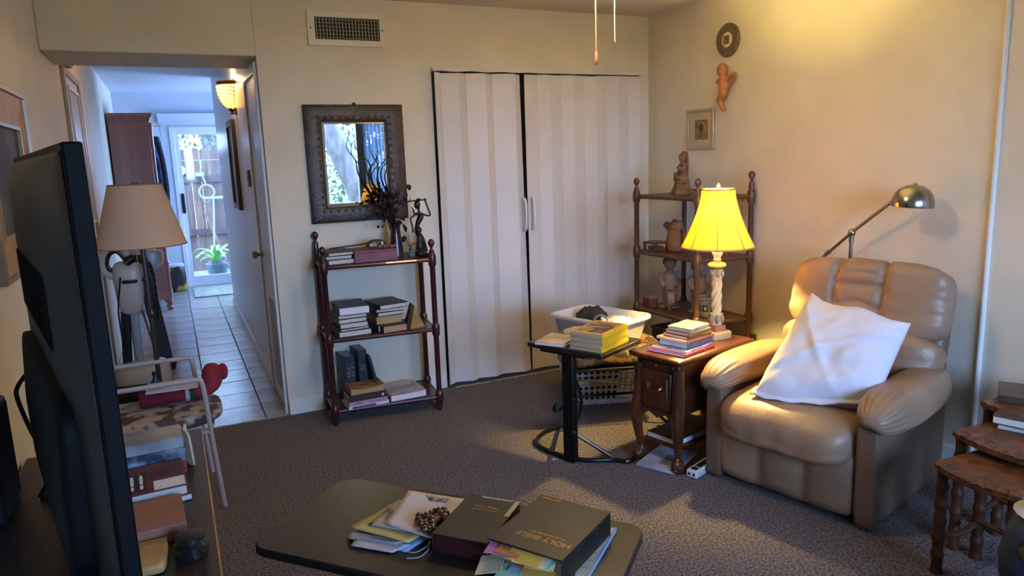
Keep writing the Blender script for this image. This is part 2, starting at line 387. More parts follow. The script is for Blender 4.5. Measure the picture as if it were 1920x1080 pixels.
# windows: patio sliding door and front window
fr = M('white_frame', '#d4d8de', .35)
d = struct(root('door_5', (-2.25, YE+.05, 0), 'sliding glass patio door with white frame', 'door'), 'sliding glass patio door with white frame', 'door')
b = MB().frame('y', YE-.01, YE+.1, DX0, DX1, -.002, DT, (.05, .05, .032, .05))
b.build('frame', fr, d, world=True, bevel=.004)
for x0, x1, y in ((DX0+.05, -2.22, YE+.03), (-2.27, DX1-.05, YE+.065)):
    b = MB().frame('y', y-.015, y+.015, x0, x1, .03, DT-.05, (.055, .055, .1, .05))
    s_ = b.build('sash', fr, d, world=True, bevel=.003)
    MB().bb((x0+.055, y-.003, .13), (x1-.055, y+.003, DT-.10)).build('pane', glass, s_, world=True)
MB().bb((DX0+.06, YE-.02, .95), (DX0+.095, YE+.012, 1.2)).build('handle', blackmt, d, world=True, bevel=.006)
w = struct(root('added_window_2', (-1.0, 4.85, .85), 'unseen nook window added to let in daylight', 'window'), 'unseen nook window added to let in daylight', 'window')  # unseen window, added to bring more daylight into the hall end
MB().frame('x', -1.03, -.97, 4.25, 5.45, .85, 2.05, .05).build('window_frame', fr, w, world=True)
MB().bb((-1.003, 4.3, .9), (-.997, 5.4, 2.0)).build('pane', glass, w, world=True)
w = struct(root('window_1', (-1.45, YF-.05, WZ0), 'wide living room window with dark mullion', 'window'), 'wide living room window with dark mullion', 'window')
b = MB().frame('y', YF-.09, YF-.02, WX0, WX1, WZ0, WZ1, .05)
b.build('window_frame', fr, w, world=True)
MB().bb((-.69, YF-.08, WZ0+.05), (-.575, YF-.01, WZ1-.05)).build('mullion', M('dark_mullion', '#4a4640', .5), w, world=True)
MB().bb((WX0-.03, YF-.02, WZ0-.03), (WX1+.03, YF+.06, WZ0)).build('window_sill', trimm, w, world=True, bevel=.005)
for x0, x1 in ((WX0+.05, -.69), (-.575, WX1-.05)): MB().bb((x0, YF-.055, WZ0+.05), (x1, YF-.05, WZ1-.05)).build('pane', glass, w, world=True)
o = root('vertical_blind', (-.4, YF+.05, WZ1), 'pale vertical blind bunched at the window edge', 'blind')
MB().bb((-.62, YF+.02, WZ1-.01), (-.14, YF+.07, WZ1+.04)).build('headrail', fr, o, world=True)
sl = shade_mat('blind_fabric', '#b8c0d0', '#b8c4d8', .5)
for i in range(8): MB().box((-.575+.055*i, YF+.045, (WZ0+WZ1)/2-.03), (.003, .075, WZ1-WZ0-.06), .9).build('slat', sl, o, world=True)

# ================================================================ outside
struct(MB().bb((-6, YE+.1, -.12), (2, 14, -.05)).build('ground_patio', M('patio_concrete', '#55534f', .9, col2='#484643', scale=4)), 'grey concrete patio outside the glass door', 'ground')
struct(MB().bb((-60, -120, -.15), (60, YF-.12, -.08)).build('ground_lawn', M('lawn', '#31451c', .95, col2='#465c28', scale=3)), 'green lawn outside the front window', 'ground')
fence = root('wooden_fence', (-2.3, 7.62, -.06), 'weathered grey brown plank fence behind the patio', 'fence')
plankm = [M('fence_wood_%d' % i, c, .9, col2=c2, scale=5, stretch=(6, 6, .5), lo=.3, hi=.75) for i, (c, c2) in enumerate((('#231913', '#44322a'), ('#1c1411', '#382a22'), ('#2b2018', '#54402f')))]
pw = .143
for i in range(24):
    x0 = -4.3+i*(pw+.0015); zt_ = 1.8+random.uniform(-.015, .02); e = .03
    poly = [(x0, -.06), (x0+pw, -.06), (x0+pw, zt_-e), (x0+pw-e, zt_), (x0+e, zt_), (x0, zt_-e)]
    MB().ext(poly, 7.60, 7.62+random.uniform(0, .008), 'y').build('plank', plankm[i % 3 if i % 5 else 2], fence, world=True)
for z in (.55, 1.35): MB().bb((-4.3, 7.56, z-.045), (-.7, 7.598, z+.045)).build('rail', plankm[1], fence, world=True)
def leaves(name, label, cat, boxes, n, size, mats, trunk=None):
    o = root(name, boxes[0][0], label, cat)
    for k, m in enumerate(mats):
        b = MB()
        for i in range(n//len(mats)):
            c, r = random.choice(boxes)
            while True:
                d = Vector((random.uniform(-1, 1), random.uniform(-1, 1), random.uniform(-1, 1)))
                if d.length < 1: break
            p = Vector(c)+Vector((d.x*r[0], d.y*r[1], d.z*r[2])); s = size*random.uniform(.6, 1.4)
            R = Euler((random.uniform(0, 6), random.uniform(0, 6), random.uniform(0, 6))).to_matrix()
            b.add([p+R@Vector(q) for q in ((-s, 0, 0), (0, -s*.4, .1*s), (s, 0, 0), (0, s*.4, .1*s))], [(0, 1, 2, 3)])
        lf = b.build('foliage', m, o, world=True, smooth=0); lf['kind'] = 'stuff'
    if trunk:
        MB().tube(spline(trunk[0], 6), trunk[1], 12).build('trunk', M('bark', '#37302f', .95, col2='#4d4644', scale=9, stretch=(1, 1, .4), bump=.8, bscale=18, bdist=.03), o, world=True)
    return o
lm = [M('leaf_green_%d' % i, c, .6) for i, c in enumerate(('#1e3a0e', '#2e521a', '#172f0f'))]
leaves('tree', 'leafy green tree standing behind the fence', 'tree', [((-3.2, 10.2, 2.6), (1.6, .8, .9)), ((-1.6, 10.6, 2.9), (1.6, .8, 1.1)), ((-2.6, 10.8, 3.6), (2.0, .8, .9))], 5200, .055, lm, ([(-2.4, 10.6, -.1), (-2.3, 10.6, 1.2), (-2.5, 10.6, 2.8)], [.16]*13))
leaves('garden_tree', 'slanting garden tree outside the front window, reflected in the mirror', 'tree', [((.35, -10.4, 2.2), (.9, .6, 1.1)), ((.7, -10.4, 1.0), (1.1, .6, .9)), ((1.5, -10.6, 2.4), (1.0, .6, 1.2))], 5200, .06, lm,
       ([(.32, -8.6, -.1), (.0, -8.6, .75), (-.55, -8.6, 2.2), (-1.1, -8.6, 3.6)], [.24]*6+[.21]*6+[.17]*7))
# patio things on / against the fence
pg = M('plant_green', '#4f8a34', .5); potm = M('pot_teal', '#2a3a3e', .4)
pp = at(410, 520, z=-.05)
o = root('potted_plant', (pp.x, pp.y, -.05), 'potted fern with arching green leaves outside the patio door', 'potted plant')
MB().lathe([(.11, 0), (.15, .2), (.165, .2), (.165, .23), (.15, .23), (.14, .2), (.02, .19)], (0, 0, 0), 18, cap=True).build('pot', potm, o)
for i in range(17):
    a = i*2.4+.3; l = random.uniform(.22, .42); h = random.uniform(.12, .34); b = MB(); Lp = []
    pts = bez((0, 0, .2), (.25*l*math.cos(a), .25*l*math.sin(a), .2+h), (.7*l*math.cos(a), .7*l*math.sin(a), .2+h*1.1), (l*math.cos(a), l*math.sin(a), .2+h*.55), 7)
    sd = Vector((-math.sin(a), math.cos(a), 0))
    for k, q in enumerate(pts):
        w = .026*math.sin(PI*(.12+.88*k/7.3)); Lp.append([q-sd*w, q+Vector((0, 0, .006)), q+sd*w])
    b.loft(Lp, closed=False).build('leaf', pg, o)
paleblue = M('pale_blue_plastic', '#4c545c', .5)
q = at(388, 360, y=7.5)
o = root('hanging_hoop', (q.x, 7.53, q.z), 'round pale hoop with straight handle hanging on the fence', 'hoop')
MB().tube([(.105*math.cos(t*PI/16), 0, .105*math.sin(t*PI/16)) for t in range(33)], .014, 8).build('ring', paleblue, o)
MB().tube([(.0, 0, .1), (-.06, .0, .34)], .012, 8).build('handle', paleblue, o)
MB().tube([(.04*math.cos(t*PI/8), 0, -.125+.03*math.sin(t*PI/8)) for t in range(17)], .008, 6).build('hook', paleblue, o)
a, c, e = at(381, 372, y=7.46), at(420, 373, y=7.46), at(404, 520, y=7.1)
o = root('garden_rake', (e.x, 7.1, -.05), 'pale long-handled rake leaning head-up on the fence', 'rake')
MB().tube([(e.x, 7.12, -.045), ((a.x+c.x)/2, 7.5, a.z)], .013, 8).build('handle', paleblue, o, world=True)
MB().box(((a.x+c.x)/2, 7.51, a.z), (.3, .03, .04)).build('head', M('pale_head', '#5a626b', .5), o, world=True, bevel=.008)
o = root('wooden_stake', (-2.62, 7.25, -.05), 'grey wooden stake leaning against the fence beside the rake', 'stake')
MB().tube([(-2.45, 7.2, -.045), (-2.72, 7.55, .85)], .024, 4).build('stake_bar', plankm[2], o, world=True)
q = at(375, 330, y=7.56); o = root('fence_plaque', (q.x, 7.59, q.z), 'small pale square plaque on the fence', 'plaque')
MB().box((0, 0, 0), (.13, .012, .12)).build('plate', paleblue, o, bevel=.003); MB().box((0, -.008, 0), (.09, .004, .08)).build('inset', M('plaque_inset', '#7c93a8', .5), o)
q = at(338, 320, y=7.56); o = root('thermometer_dial', (q.x, 7.585, q.z), 'small round dial hanging on the fence', 'dial')
MB().lathe([(.07, 0), (.075, .012), (.06, .018), (.01, .016)], (0, 0, 0), 18, mat=Matrix.Rotation(PI/2, 3, 'X')).build('dial_face', M('dial_green', '#7da08e', .5), o)
MB().tube([(.072*math.cos(t*PI/10), -.012, .072*math.sin(t*PI/10)) for t in range(21)], .006, 6).build('rim', paleblue, o)
o = root('clothes_line', (-2.6, 7.52, 1.52), 'thin pale line strung along the fence with a peg', 'clothes line')
a, c = at(335, 300, y=7.52), at(440, 300, y=7.52)
MB().tube([(a.x-.6, 7.52, a.z), (c.x+.6, 7.52, c.z)], .005, 6).build('line', paleblue, o, world=True)
q = at(377, 308, y=7.52); MB().box((q.x, 7.51, q.z), (.02, .015, .12)).build('peg', paleblue, o, world=True)

# ================================================================ hall
o = root('blind_valance', (-2.25, YE-.04, 2.16), 'white blind headrail above the patio door', 'blind')
MB().bb((-3.22, YE-.09, 2.08), (-1.35, YE-.001, 2.19)).build('headrail', M('valance', '#c3ccd8', .5), o, world=True, bevel=.008)
MB().bb((-3.2, YE-.05, 2.055), (-1.37, YE-.02, 2.08)).build('bottom_rail', M('valance', '#c3ccd8'), o, world=True)
o = root('door_mat', (-2.75, 5.1, .003), 'pale fringed mat inside the patio door', 'door mat')
b = MB(); b.loft([rr(.58, .72, .03, 0), rr(.58, .72, .03, .012), rr(.55, .69, .03, .016)]); b.build('mat', M('mat_fibre', '#a9b0a0', .95, col2='#c2c7b6', scale=40, bump=.5, bscale=200), o)
MB().loft([rr(.44, .56, .02, .0155), rr(.44, .56, .02, .0175)]).build('mat_center', M('mat_center', '#bcc4b2', .95, col2='#9aa68f', scale=12), o)

# armoire
mah = M('mahogany', '#8d5e54', .42, col2='#996a60', scale=5, stretch=(2, 2, .15), coat=.15)
ax0, ax1, ay0, ay1 = XL+.012, -3.30, 4.12, 5.0
o = root('armoire', ((ax0+ax1)/2, (ay0+ay1)/2, 0), 'tall reddish brown armoire with carved corner and claw feet', 'armoire')
MB().bb((ax0, ay0, .12), (ax1, ay1, 2.0)).build('body', mah, o, world=True, bevel=.006)
b = MB(); cx, cy = (ax0+ax1)/2, (ay0+ay1)/2
def rect(g, z): return [Vector((ax0, ay0-g, z)), Vector((ax1+g, ay0-g, z)), Vector((ax1+g, ay1+g, z)), Vector((ax0, ay1+g, z))]
b.loft([rect(.0, 1.99), rect(.012, 2.01), rect(.018, 2.03), rect(.04, 2.06), rect(.04, 2.085)]).build('cornice', mah, o, world=True)
MB().loft([rect(.012, .12), rect(.012, .18), rect(.0, .2)]).build('plinth', mah, o, world=True)
for y in (ay0+.05, ay1-.05):
    MB().tube(spline([(ax1-.03, y, .14), (ax1+.005, y, .08), (ax1-.01, y, .035), (ax1+.03, y, .015)], 4), [.04, .04, .04, .038, .034, .03, .028, .028, .03, .03, .026, .02, .012], 10).build('claw_foot', mah, o, world=True)
MB().lathe([(.024, .12), (.022, .5), (.03, .52), (.018, .56), (.022, .9), (.028, 1.2), (.016, 1.25), (.02, 1.9), (.028, 1.95), (.028, 1.99)], (ax1+.012, ay0+.03, 0), 12).build('carved_column', mah, o, world=True)
dd = MB().bb((ax1, ay0+.07, .22), (ax1+.018, cy-.005, 1.95)).build('door', mah, o, world=True, bevel=.006)
MB().ell((ax1+.03, cy-.04, 1.05), .014).build('knob', brass, dd, world=True)
dd = MB().bb((ax1, cy+.005, .22), (ax1+.018, ay1-.05, 1.95)).build('door', mah, o, world=True, bevel=.006)
MB().ell((ax1+.03, cy+.04, 1.05), .014).build('knob', brass, dd, world=True)
# jacket hanging at the armoire's corner
o = root('jacket', (-3.22, 5.1, 1.2), 'dark blue jacket hanging beside the armoire', 'jacket')
def fold(w, w2):
    k = .02*math.sin(w.y*9)+.012*math.sin(w.y*17+1); t = (w.z+1)/2
    return Vector((w2.x*(1-.35*t)+k, w2.y*(1.05-.45*t*t), w2.z))
MB().rbox((-3.25, 5.2, 1.42), (.09, .30, .95), 3, 10, fold).build('body', M('navy_cloth', '#20304d', .9, col2='#3a5a8c', scale=4), o, world=True, smooth=180)
MB().tube(spline([(-3.24, 5.06, 1.82), (-3.21, 5.04, 1.6), (-3.2, 5.05, 1.3), (-3.21, 5.04, 1.12)], 5), .03, 10).build('sleeve', M('black_cloth', '#14161d', .9), o, world=True)
MB().tube(spline([(-3.2, 5.2, 1.88), (-3.2, 5.2, 1.95), (-3.2, 5.23, 1.99), (-3.2, 5.2, 2.02)], 4), .004, 6).build('hanger_hook', chrome, o, world=True)
MB().bb((-3.3, 5.17, 2.005), (-3.18, 5.19, 2.02)).build('peg_bar', chrome, o, world=True)
# shopping bag with black and yellow print
q = at(333, 549, z=0)
o = root('paper_sack', (q.x, q.y+.1, 0), 'black and yellow printed sack standing beside the patio door', 'sack')
MB().rbox((0, 0, .16), (.26, .2, .32), 4, 8, lambda w, v: Vector((v.x*(1-.12*(w.z+1)/2), v.y*(1-.3*(w.z+1)/2), v.z+.01*math.sin(5*w.x)))).build('sack_body', M('sack_print', '#15151a', .45, col2='#b09a3a', scale=7, lo=.55, hi=.62), o, smooth=180)
MB().rbox((0, 0, .33), (.22, .10, .06), 3, 5).build('sack_top', M('sack_top', '#c9ced6', .5), o, smooth=180)

# sconce
sc = at(441, 160, x=XH); sy = sc.y; sz = 2.10
o = root('wall_sconce', (XH, 1.48, 2.0), 'lit beaded crystal half-bowl sconce on the hall wall', 'sconce')
bronze = M('bronze', '#6b5135', .35, metal=.8)
sy = 1.48; R_ = .115
MB().bb((XH-.012, sy-.05, 1.88), (XH, sy+.05, 2.14)).build('back_plate', bronze, o, world=True, bevel=.004)
half = [Vector((XH-R_*math.sin(t*PI/18)*1.0, sy-R_*math.cos(t*PI/18), 2.095)) for t in range(19)]
MB().loft([[q+Vector((0, 0, .0)), q+Vector((0, 0, .028))] for q in half], closed=False).build('rim', bronze, o, world=True, solid=.008)
cry = M('crystal_bead', '#f2dca8', .15, trans=.5, emit=.55, emitc='#ffc060')
bm_ = MB(); bead = None
for r_ in range(9):
    th = r_/9.0; rad = R_*math.cos(th*PI/2*.92); z = 2.085-.155*math.sin(th*PI/2)
    nb = max(4, int(20*rad/R_))
    for t in range(nb+1):
        a = PI*t/nb; c = (XH-rad*math.sin(a)-.004, sy-rad*math.cos(a), z)
        if bead is None: bead = MB().ell((0, 0, 0), (.0075, .0075, .0105), 8, 5).build('crystal_bead', cry, o); qd = bead
        else: qd = dup(bead, 'crystal_bead', o)
        qd.location = Vector(c)-Vector(o.location)
MB().lathe([(.004, 0), (.016, .01), (.01, .02), (.02, .03), (.03, .045)], (XH-.03, sy, 1.885), 12).build('finial', bronze, o, world=True)
l = bpy.data.lights.new('sconce_bulb', 'POINT'); l.energy = 5; l.color = (1, .62, .25); l.shadow_soft_size = .03
lo = bpy.data.objects.new('sconce_bulb', l); COL.objects.link(lo); lo.parent = o; lo.location = (-.06, 0, .12)
# hall picture, thermostat
o = root('hall_picture', (XH, 1.98, 1.5), 'dark framed tall picture on the hall wall below the sconce', 'picture')
y0, y1, z0, z1 = 1.72, 2.24, 1.16, 1.87; e = .045; dk = M('dark_frame_wood', '#3a2d27', .4)
b = MB()
b.frame('x', XH-.03, XH-.001, y0, y1, z0, z1, e)
b.build('frame', dk, o, world=True, bevel=.004)
MB().bb((XH-.012, y0+e, z0+e), (XH-.004, y1-e, z1-e)).build('print', M('print_grey', '#8a8580', .4, col2='#5e5550', scale=5), o, world=True)
MB().box((XH-.034, y0+.03, z0+.05), (.006, .02, .02)).build('corner_boss', brass, o, world=True)
o = root('light_switch', (XH, .97, 1.416), 'beige switch plate on the hall wall beside the door', 'switch')
MB().bb((XH-.016, .925, 1.36), (XH-.0005, 1.01, 1.475)).build('plate', M('beige_plate', '#8d8378', .5), o, world=True, bevel=.004)
MB().bb((XH-.024, .96, 1.405), (XH-.016, .975, 1.43)).build('toggle', trimm, o, world=True)

# vacuum cleaner in the hall
wh = M('ivory_plastic', '#b5ada4', .35); bk = M('black_plastic', '#14161c', .35); gy = M('steel_grey_plastic', '#8f98a3', .3)
o = root('vacuum_cleaner', (-3.47, 1.0, 0), 'white and black upright vacuum cleaner with loop handle, behind the tan lamp', 'vacuum cleaner')
def A_(u, v, y=1.0): return at(u, v, y=y)
loop = spline([A_(243, 485), A_(222, 462), A_(200, 470), A_(192, 490), A_(198, 512), A_(225, 522), A_(248, 520), A_(250, 500), A_(243, 485)], 5)
MB().tube(loop, .022, 8).build('loop_handle', wh, o, world=True)
MB().tube([p+Vector((0, -.004, 0)) for p in spline([A_(236, 488), A_(220, 472), A_(206, 476), A_(200, 492), A_(206, 505), A_(230, 512)], 5)], .014, 8).build('grip', bk, o, world=True)
p = A_(242, 540); MB().rbox((p.x, 1.02, p.z+.0), (.17, .16, .36), 4, 6, lambda w, v: Vector((v.x*(1+.12*w.z), v.y, v.z))).build('body', wh, o, world=True, smooth=180)
p = A_(243, 526); MB().lathe([(.088, -.012), (.092, 0), (.088, .012)], (p.x, 1.02, p.z), 18).build('band', bk, o, world=True)
p = A_(282, 490); cn = MB().rbox((p.x, 1.05, p.z), (.11, .1, .16), 4, 5).build('canister', gy, o, world=True, smooth=180)
MB().tube(spline([A_(292, 470), A_(303, 472), A_(304, 492), A_(293, 500)], 5), .008, 8).build('canister_handle', wh, cn, world=True)
hp = spline([A_(236, 492, .95), A_(250, 484, .93), A_(268, 488, .92), A_(280, 510, .92), A_(288, 560, .93), A_(292, 600, .95)], 8)
MB().tube(hp, [.026+.005*(i % 2) for i in range(len(hp))], 10).build('hose', bk, o, world=True)
MB().tube([A_(235, 580), A_(240, 690)], .03, 8).build('lower_tube', bk, o, world=True)
MB().tube([A_(250, 580), A_(264, 690)], .028, 8).build('lower_tube', gy, o, world=True)
MB().rbox((-3.47, .95, .14), (.34, .30, .18), 4, 6).build('base', wh, o, world=True, smooth=180)
MB().rbox((-3.5, .86, .06), (.36, .2, .11), 4, 6).build('floor_head', bk, o, world=True, smooth=180)
MB().tube(spline([A_(226, 520, .9), A_(222, 580, .9), A_(230, 640, .9), A_(236, 700, .9)], 5), .006, 6).build('cord', bk, o, world=True)
# leaning dark padded board
o = root('ironing_board', (-3.34, 1.5, 0), 'folded dark padded board leaning in the hall behind the lamp', 'board')
p0, p1 = Vector((-3.33, 1.52, .0)), at(273, 520, y=1.62)
tv = (p1-p0).normalized(); sv = Vector((0, 1, 0)).cross(tv).normalized()*-.05; nv = Vector((0, .02, 0))
lp = []
for t, w in ((0, .9), (.05, 1.), (.5, 1.), (.9, .95), (1, .6)):
    c = p0+(p1-p0)*t; lp.append([c-sv*w-nv, c+sv*w-nv, c+sv*w+nv, c-sv*w+nv])
MB().loft(lp).build('board', M('dark_pad', '#191d28', .7), o, world=True, bevel=.008)
MB().tube([p0+Vector((-.05, .05, .006)), p0+Vector((-.15, .03, .62))], .009, 6).build('folded_leg', chrome, o, world=True)
MB().tube([p0+Vector((.04, -.03, .012)), p0+Vector((.06, -.03, .09))], .012, 6).build('foot_cap', bk, o, world=True)

# ================================================================ back wall: mirror and bookshelf
o = root('wall_mirror', (-2.14, 0, 1.49), 'mirror in wide dark embossed frame above the cherry bookshelf', 'mirror')
x0, x1, z0, z1 = -2.437, -1.846, 1.148, 1.837; i0, i1, j0, j1 = -2.337, -1.958, 1.242, 1.739
fm = M('embossed_bronze', '#3a3028', .42, metal=.3, col2='#463a31', scale=14, bump=.6, bscale=60, bdist=.005)
def fr_(a, d, y): return [Vector((a, y, d)) for a, d in ()]
def rl(x0, x1, z0, z1, y): return [Vector((x0, y, z0)), Vector((x1, y, z0)), Vector((x1, y, z1)), Vector((x0, y, z1))]
def lerp(a, b_, t): return a+(b_-a)*t
lp = []
for t, y in ((0, -.001), (0, -.022), (.06, -.026), (.5, -.03), (.8, -.026), (.95, -.018), (1, -.014), (1, -.004)):
    lp.append(rl(lerp(x0, i0, t), lerp(x1, i1, t), lerp(z0, j0, t), lerp(z1, j1, t), y))
MB().loft(lp, cap=False).build('frame', fm, o, world=True)
stud = None
for k in range(46):
    per = k/46*2*((i1-i0)+(j1-j0)+.1); w_, h_ = i1-i0+.05, j1-j0+.05
    if per < w_: c = (i0-.025+per, j0-.025)
    elif per < w_+h_: c = (i1+.025, j0-.025+per-w_)
    elif per < 2*w_+h_: c = (i1+.025-(per-w_-h_), j1+.025)
    else: c = (i0-.025, j1+.025-(per-2*w_-h_))
    if stud is None: stud = MB().ell((0, 0, 0), (.009, .006, .009), 8, 5).build('stud', fm, o); q = stud
    else: q = dup(stud, 'stud', o)
    q.location = (c[0]+2.14, -.027, c[1]-1.49)
# chevron rope border
b = MB()
for k in range(40):
    t = k/39
    for zc in (z0+.025, z1-.025): b.box((lerp(x0+.03, x1-.03, t), -.027, zc), (.016, .008, .004), (0, .7 if k % 2 else -.7, 0))
    for xc in (x0+.025, x1-.025): b.box((xc, -.027, lerp(z0+.03, z1-.03, t)), (.016, .008, .004), (0, .7 if k % 2 else -.7, 0))
q = b.build('braided_border', fm, o, world=True)
mir = M('mirror_silver', '#e8efee', .015, metal=1.)
MB().loft([rl(i0, i1, j0, j1, -.006), rl(i0+.014, i1-.014, j0+.014, j1-.014, -.0095)], cap=True).build('mirror_glass', mir, o, world=True, smooth=10)
MB().ell((-2.14, -.02, z1+.002), (.012, .012, .01)).build('hanging_loop', fm, o, world=True)

def etagere(name, label, posts, shelves, ht, mat, cat='shelf'):
    c = sum((Vector((*p, 0)) for p in posts), Vector())/4
    o = root(name, c, label, cat)
    for p, h in zip(posts, ht):
        pr = [(.010, 0), (.015, .012), (.019, .03), (.014, .045), (.017, .06)]
        for z in shelves:
            pr += [(.0165, z-.045), (.023, z-.035), (.025, z-.012), (.025, z+.012), (.023, z+.028), (.0165, z+.036)]
        b = MB().lathe(pr+[(.0165, shelves[-1]+.05)], (*p, 0), 12); po = b.build('post', mat, o, world=True)
        zf = shelves[-1]+.05
        MB().lathe([(.015, 0), (.008, .01), (.007, .018), (.014, .026), (.019, .038), (.020, .048), (.015, .060), (.004, .068)], (*p, zf+h), 14).build('finial', mat, po, world=True)
        if h > 0: MB().lathe([(.018, 0), (.015, h)], (*p, zf), 12).build('post_top', mat, po, world=True)
    for z in shelves:
        def ins(k): return [Vector((*p, 0)).lerp(c, k) for p in posts]
        A = ins(.0); lp = [[q+Vector((0, 0, zz)) for q in A] for zz in (z-.012, z+.006)]
        s_ = MB().loft(lp).build('shelf', mat, o, world=True, bevel=.003)
        for i in range(4):
            a, d = A[i], A[(i+1) % 4]; MB().tube([a+Vector((0, 0, z-.004)), d+Vector((0, 0, z-.004))], .0125, 8).build('rail', mat, s_, world=True)
    return o
LP = [(-2.452, -.335), (-1.835, -.395), (-1.80, -.065), (-2.43, -.03)]
LS = [.088, .508, .928]
etagere('bookshelf', 'three-tier dark cherry bookshelf with turned posts below the mirror', LP, LS, [0, 0, .05, .06], cherry)
TB = [z+.0062 for z in LS]

# illegible small lettering: a row of tiny raised strokes
def bars(parent, mat, c, width, h, ax, up, name='lettering'):
    ax, up, c = Vector(ax), Vector(up), Vector(c); n_ = ax.cross(up); b = MB(); x = -width/2; k = 0
    while x < width/2:
        w = h*(.35+.5*((k*37 % 11)/11)); hh = h*(.6+.4*((k*53 % 7)/7))
        if k % 6 != 5:
            q = c+ax*(x+w/2); A = []
            for d in (-.0002, .0003): A.append([q-ax*w*.4-up*hh/2+n_*d, q+ax*w*.4-up*hh/2+n_*d, q+ax*w*.4+up*hh/2+n_*d, q-ax*w*.4+up*hh/2+n_*d])
            b.loft(A)
        x += w; k += 1
    return b.build(name, mat, parent, smooth=0)
# books
def book(label, x, y, z, w, l, t, rz=0., cover=None, pages=None, group=None, rot=None, spine=-1, soft=False, name='book', cat='book'):
    """w across, l along the spine, t thick; spine on local -x (spine=-1)"""
    o = root(name, (x, y, z), label, cat, group, rz=rz, rot=rot); c = .0016 if soft else .003; g = 0 if soft else .003
    sx = spine
    b = MB().box((0, 0, c/2), (w, l, c)).box((0, 0, t-c/2), (w, l, c)).box((sx*(w/2-c/2), 0, t/2), (c, l, t-2*c+.0002))
    b.build('cover', cover, o, bevel=min(.0012, c*.35))
    MB().box((sx*(g-c)/2, 0, t/2), (w-c-g, l-2*g, t-2*c-.0002)).build('pages', pages or paper, o)
    return o
def cm(h, r=.5, h2=None, sc=12): return M('cover_'+h+(h2 or ''), h, r, col2=h2, scale=sc, bump=.05, bscale=300)
blk = cm('#14151b', .45); nav = cm('#1b2130', .45); dbl = cm('#1c2a36', .4)
# top shelf
zt_ = TB[2]
book('thick navy book, bottom of the short pile beside the mauve box', -2.345, -.20, zt_, .15, .22, .028, .03, nav, group='pile beside the mauve box')
book('slim black book in the middle of the pile beside the mauve box', -2.35, -.2, zt_+.0282, .145, .215, .022, -.04, blk, group='pile beside the mauve box')
book('dark grey book topping the pile beside the mauve box', -2.345, -.205, zt_+.0504, .15, .22, .018, .05, cm('#23242b'), group='pile beside the mauve box')
o = root('keepsake_box', (-2.145, -.235, zt_), 'mauve lidded box on the top shelf of the bookshelf', 'box', rz=-.05)
mv = M('mauve_card', '#6d4048', .6, col2='#7a4a52', scale=20)
MB().box((0, 0, .028), (.245, .2, .056)).build('box_body', mv, o, bevel=.003)
MB().box((0, 0, .0615), (.252, .206, .011)).build('lid', mv, o, bevel=.003)
o = root('black_wand', (-2.22, -.17, zt_+.0735), 'thin dark fan blade lying across the mauve box', 'fan')
MB().tube([(-.16, .0, .004), (.1, .06, .012)], .007, 6, flat=.5).build('fan_stick', blk, o)
o = root('eyeglass_case', (-2.12, -.235, zt_+.0692), 'dark rounded spectacles case lying on the mauve box', 'case', rz=.1)
MB().rbox((0, 0, .022), (.12, .05, .044), 2.6, 7, lambda w, v: Vector((v.x, v.y, v.z+.006*math.cos(w.x*2)))).build('case_shell', M('case_olive', '#3a3830', .35), o, smooth=180)
MB().rbox((-.025, -.022, .018), (.05, .01, .02), 3, 4).build('lens_patch', M('case_patch', '#8c8a84', .3), o, smooth=180)
MB().rbox((.03, -.023, .026), (.016, .008, .02), 3, 4).build('clasp', M('case_clasp', '#b5b3aa', .3), o, smooth=180)
o = root('bead_necklace', (-2.07, -.28, zt_+.0692), 'pale bead necklace heaped on the mauve box', 'necklace')
be = None; pm = M('pearl_bead', '#b49a8a', .25, col2='#6d4a3a', scale=30)
for k in range(30):
    a = k*.42; r1 = .035+.012*math.sin(k*1.7)
    if be is None: be = MB().ell((0, 0, 0), .0065, 8, 6).build('bead', pm, o); q = be
    else: q = dup(be, 'bead', o)
    q.location = (1.35*r1*math.cos(a), .7*r1*math.sin(a), .0065+.004*(k//15))
# vase with dried flowers and wavy branches
vx, vy = -1.985, -.19
o = root('flower_vase', (vx, vy, zt_), 'tall dark plum vase on the bookshelf holding dried flowers', 'vase')
plum = M('plum_glaze', '#241820', .25, col2='#3b2730', scale=8)
MB().lathe([(.038, 0), (.044, .004), (.042, .05), (.033, .12), (.028, .17), (.035, .2), (.04, .205), (.036, .2), (.024, .17), (.02, .1)], (0, 0, 0), 20).build('vase_body', plum, o)
fl = root('dried_flowers', (vx, vy, zt_+.1), 'dark red dried flower bunch with wavy black twigs in the plum vase', 'dried flowers')
tw = M('black_twig', '#100c0d', .5); petal = M('dried_petal', '#3a191c', .8, col2='#20100f', scale=30); petal2 = M('rust_petal', '#5a2a22', .8)
def W_(u, v, y=-.16): return at(u, v, y=y)
curves = [[(735, 440), (715, 370), (690, 330), (683, 300), (666, 275), (670, 250)], [(738, 440), (722, 380), (697, 340), (694, 310), (678, 285), (684, 248)], [(738, 440), (726, 380), (708, 345), (708, 310), (695, 285), (692, 257)],
          [(740, 440), (730, 380), (712, 350), (709, 320), (726, 290), (723, 250)], [(741, 440), (733, 370), (718, 345), (714, 320), (728, 300), (730, 275)], [(742, 440), (738, 390), (725, 350), (722, 325), (735, 305), (727, 285)]]
for i, c in enumerate(curves):
    pts = spline([at(u, v, y=-.12-.02*(i % 3)) for u, v in c], 7); n_ = len(pts)
    MB().tube(pts, [.0125*(1-.8*k/(n_-1)) for k in range(n_)], 6, flat=.5).build('wavy_twig', tw, fl, world=True)
for u, v in ((764, 345), (770, 372), (766, 395), (760, 320)):
    MB().tube(spline([at(742, 440, y=-.19), at((742+u)/2-2, (440+v)/2-10, y=-.18), at(u, v, y=-.17)], 5), .0022, 5).build('stem', tw, fl, world=True)
random.seed(5)
pm_ = [None, None]
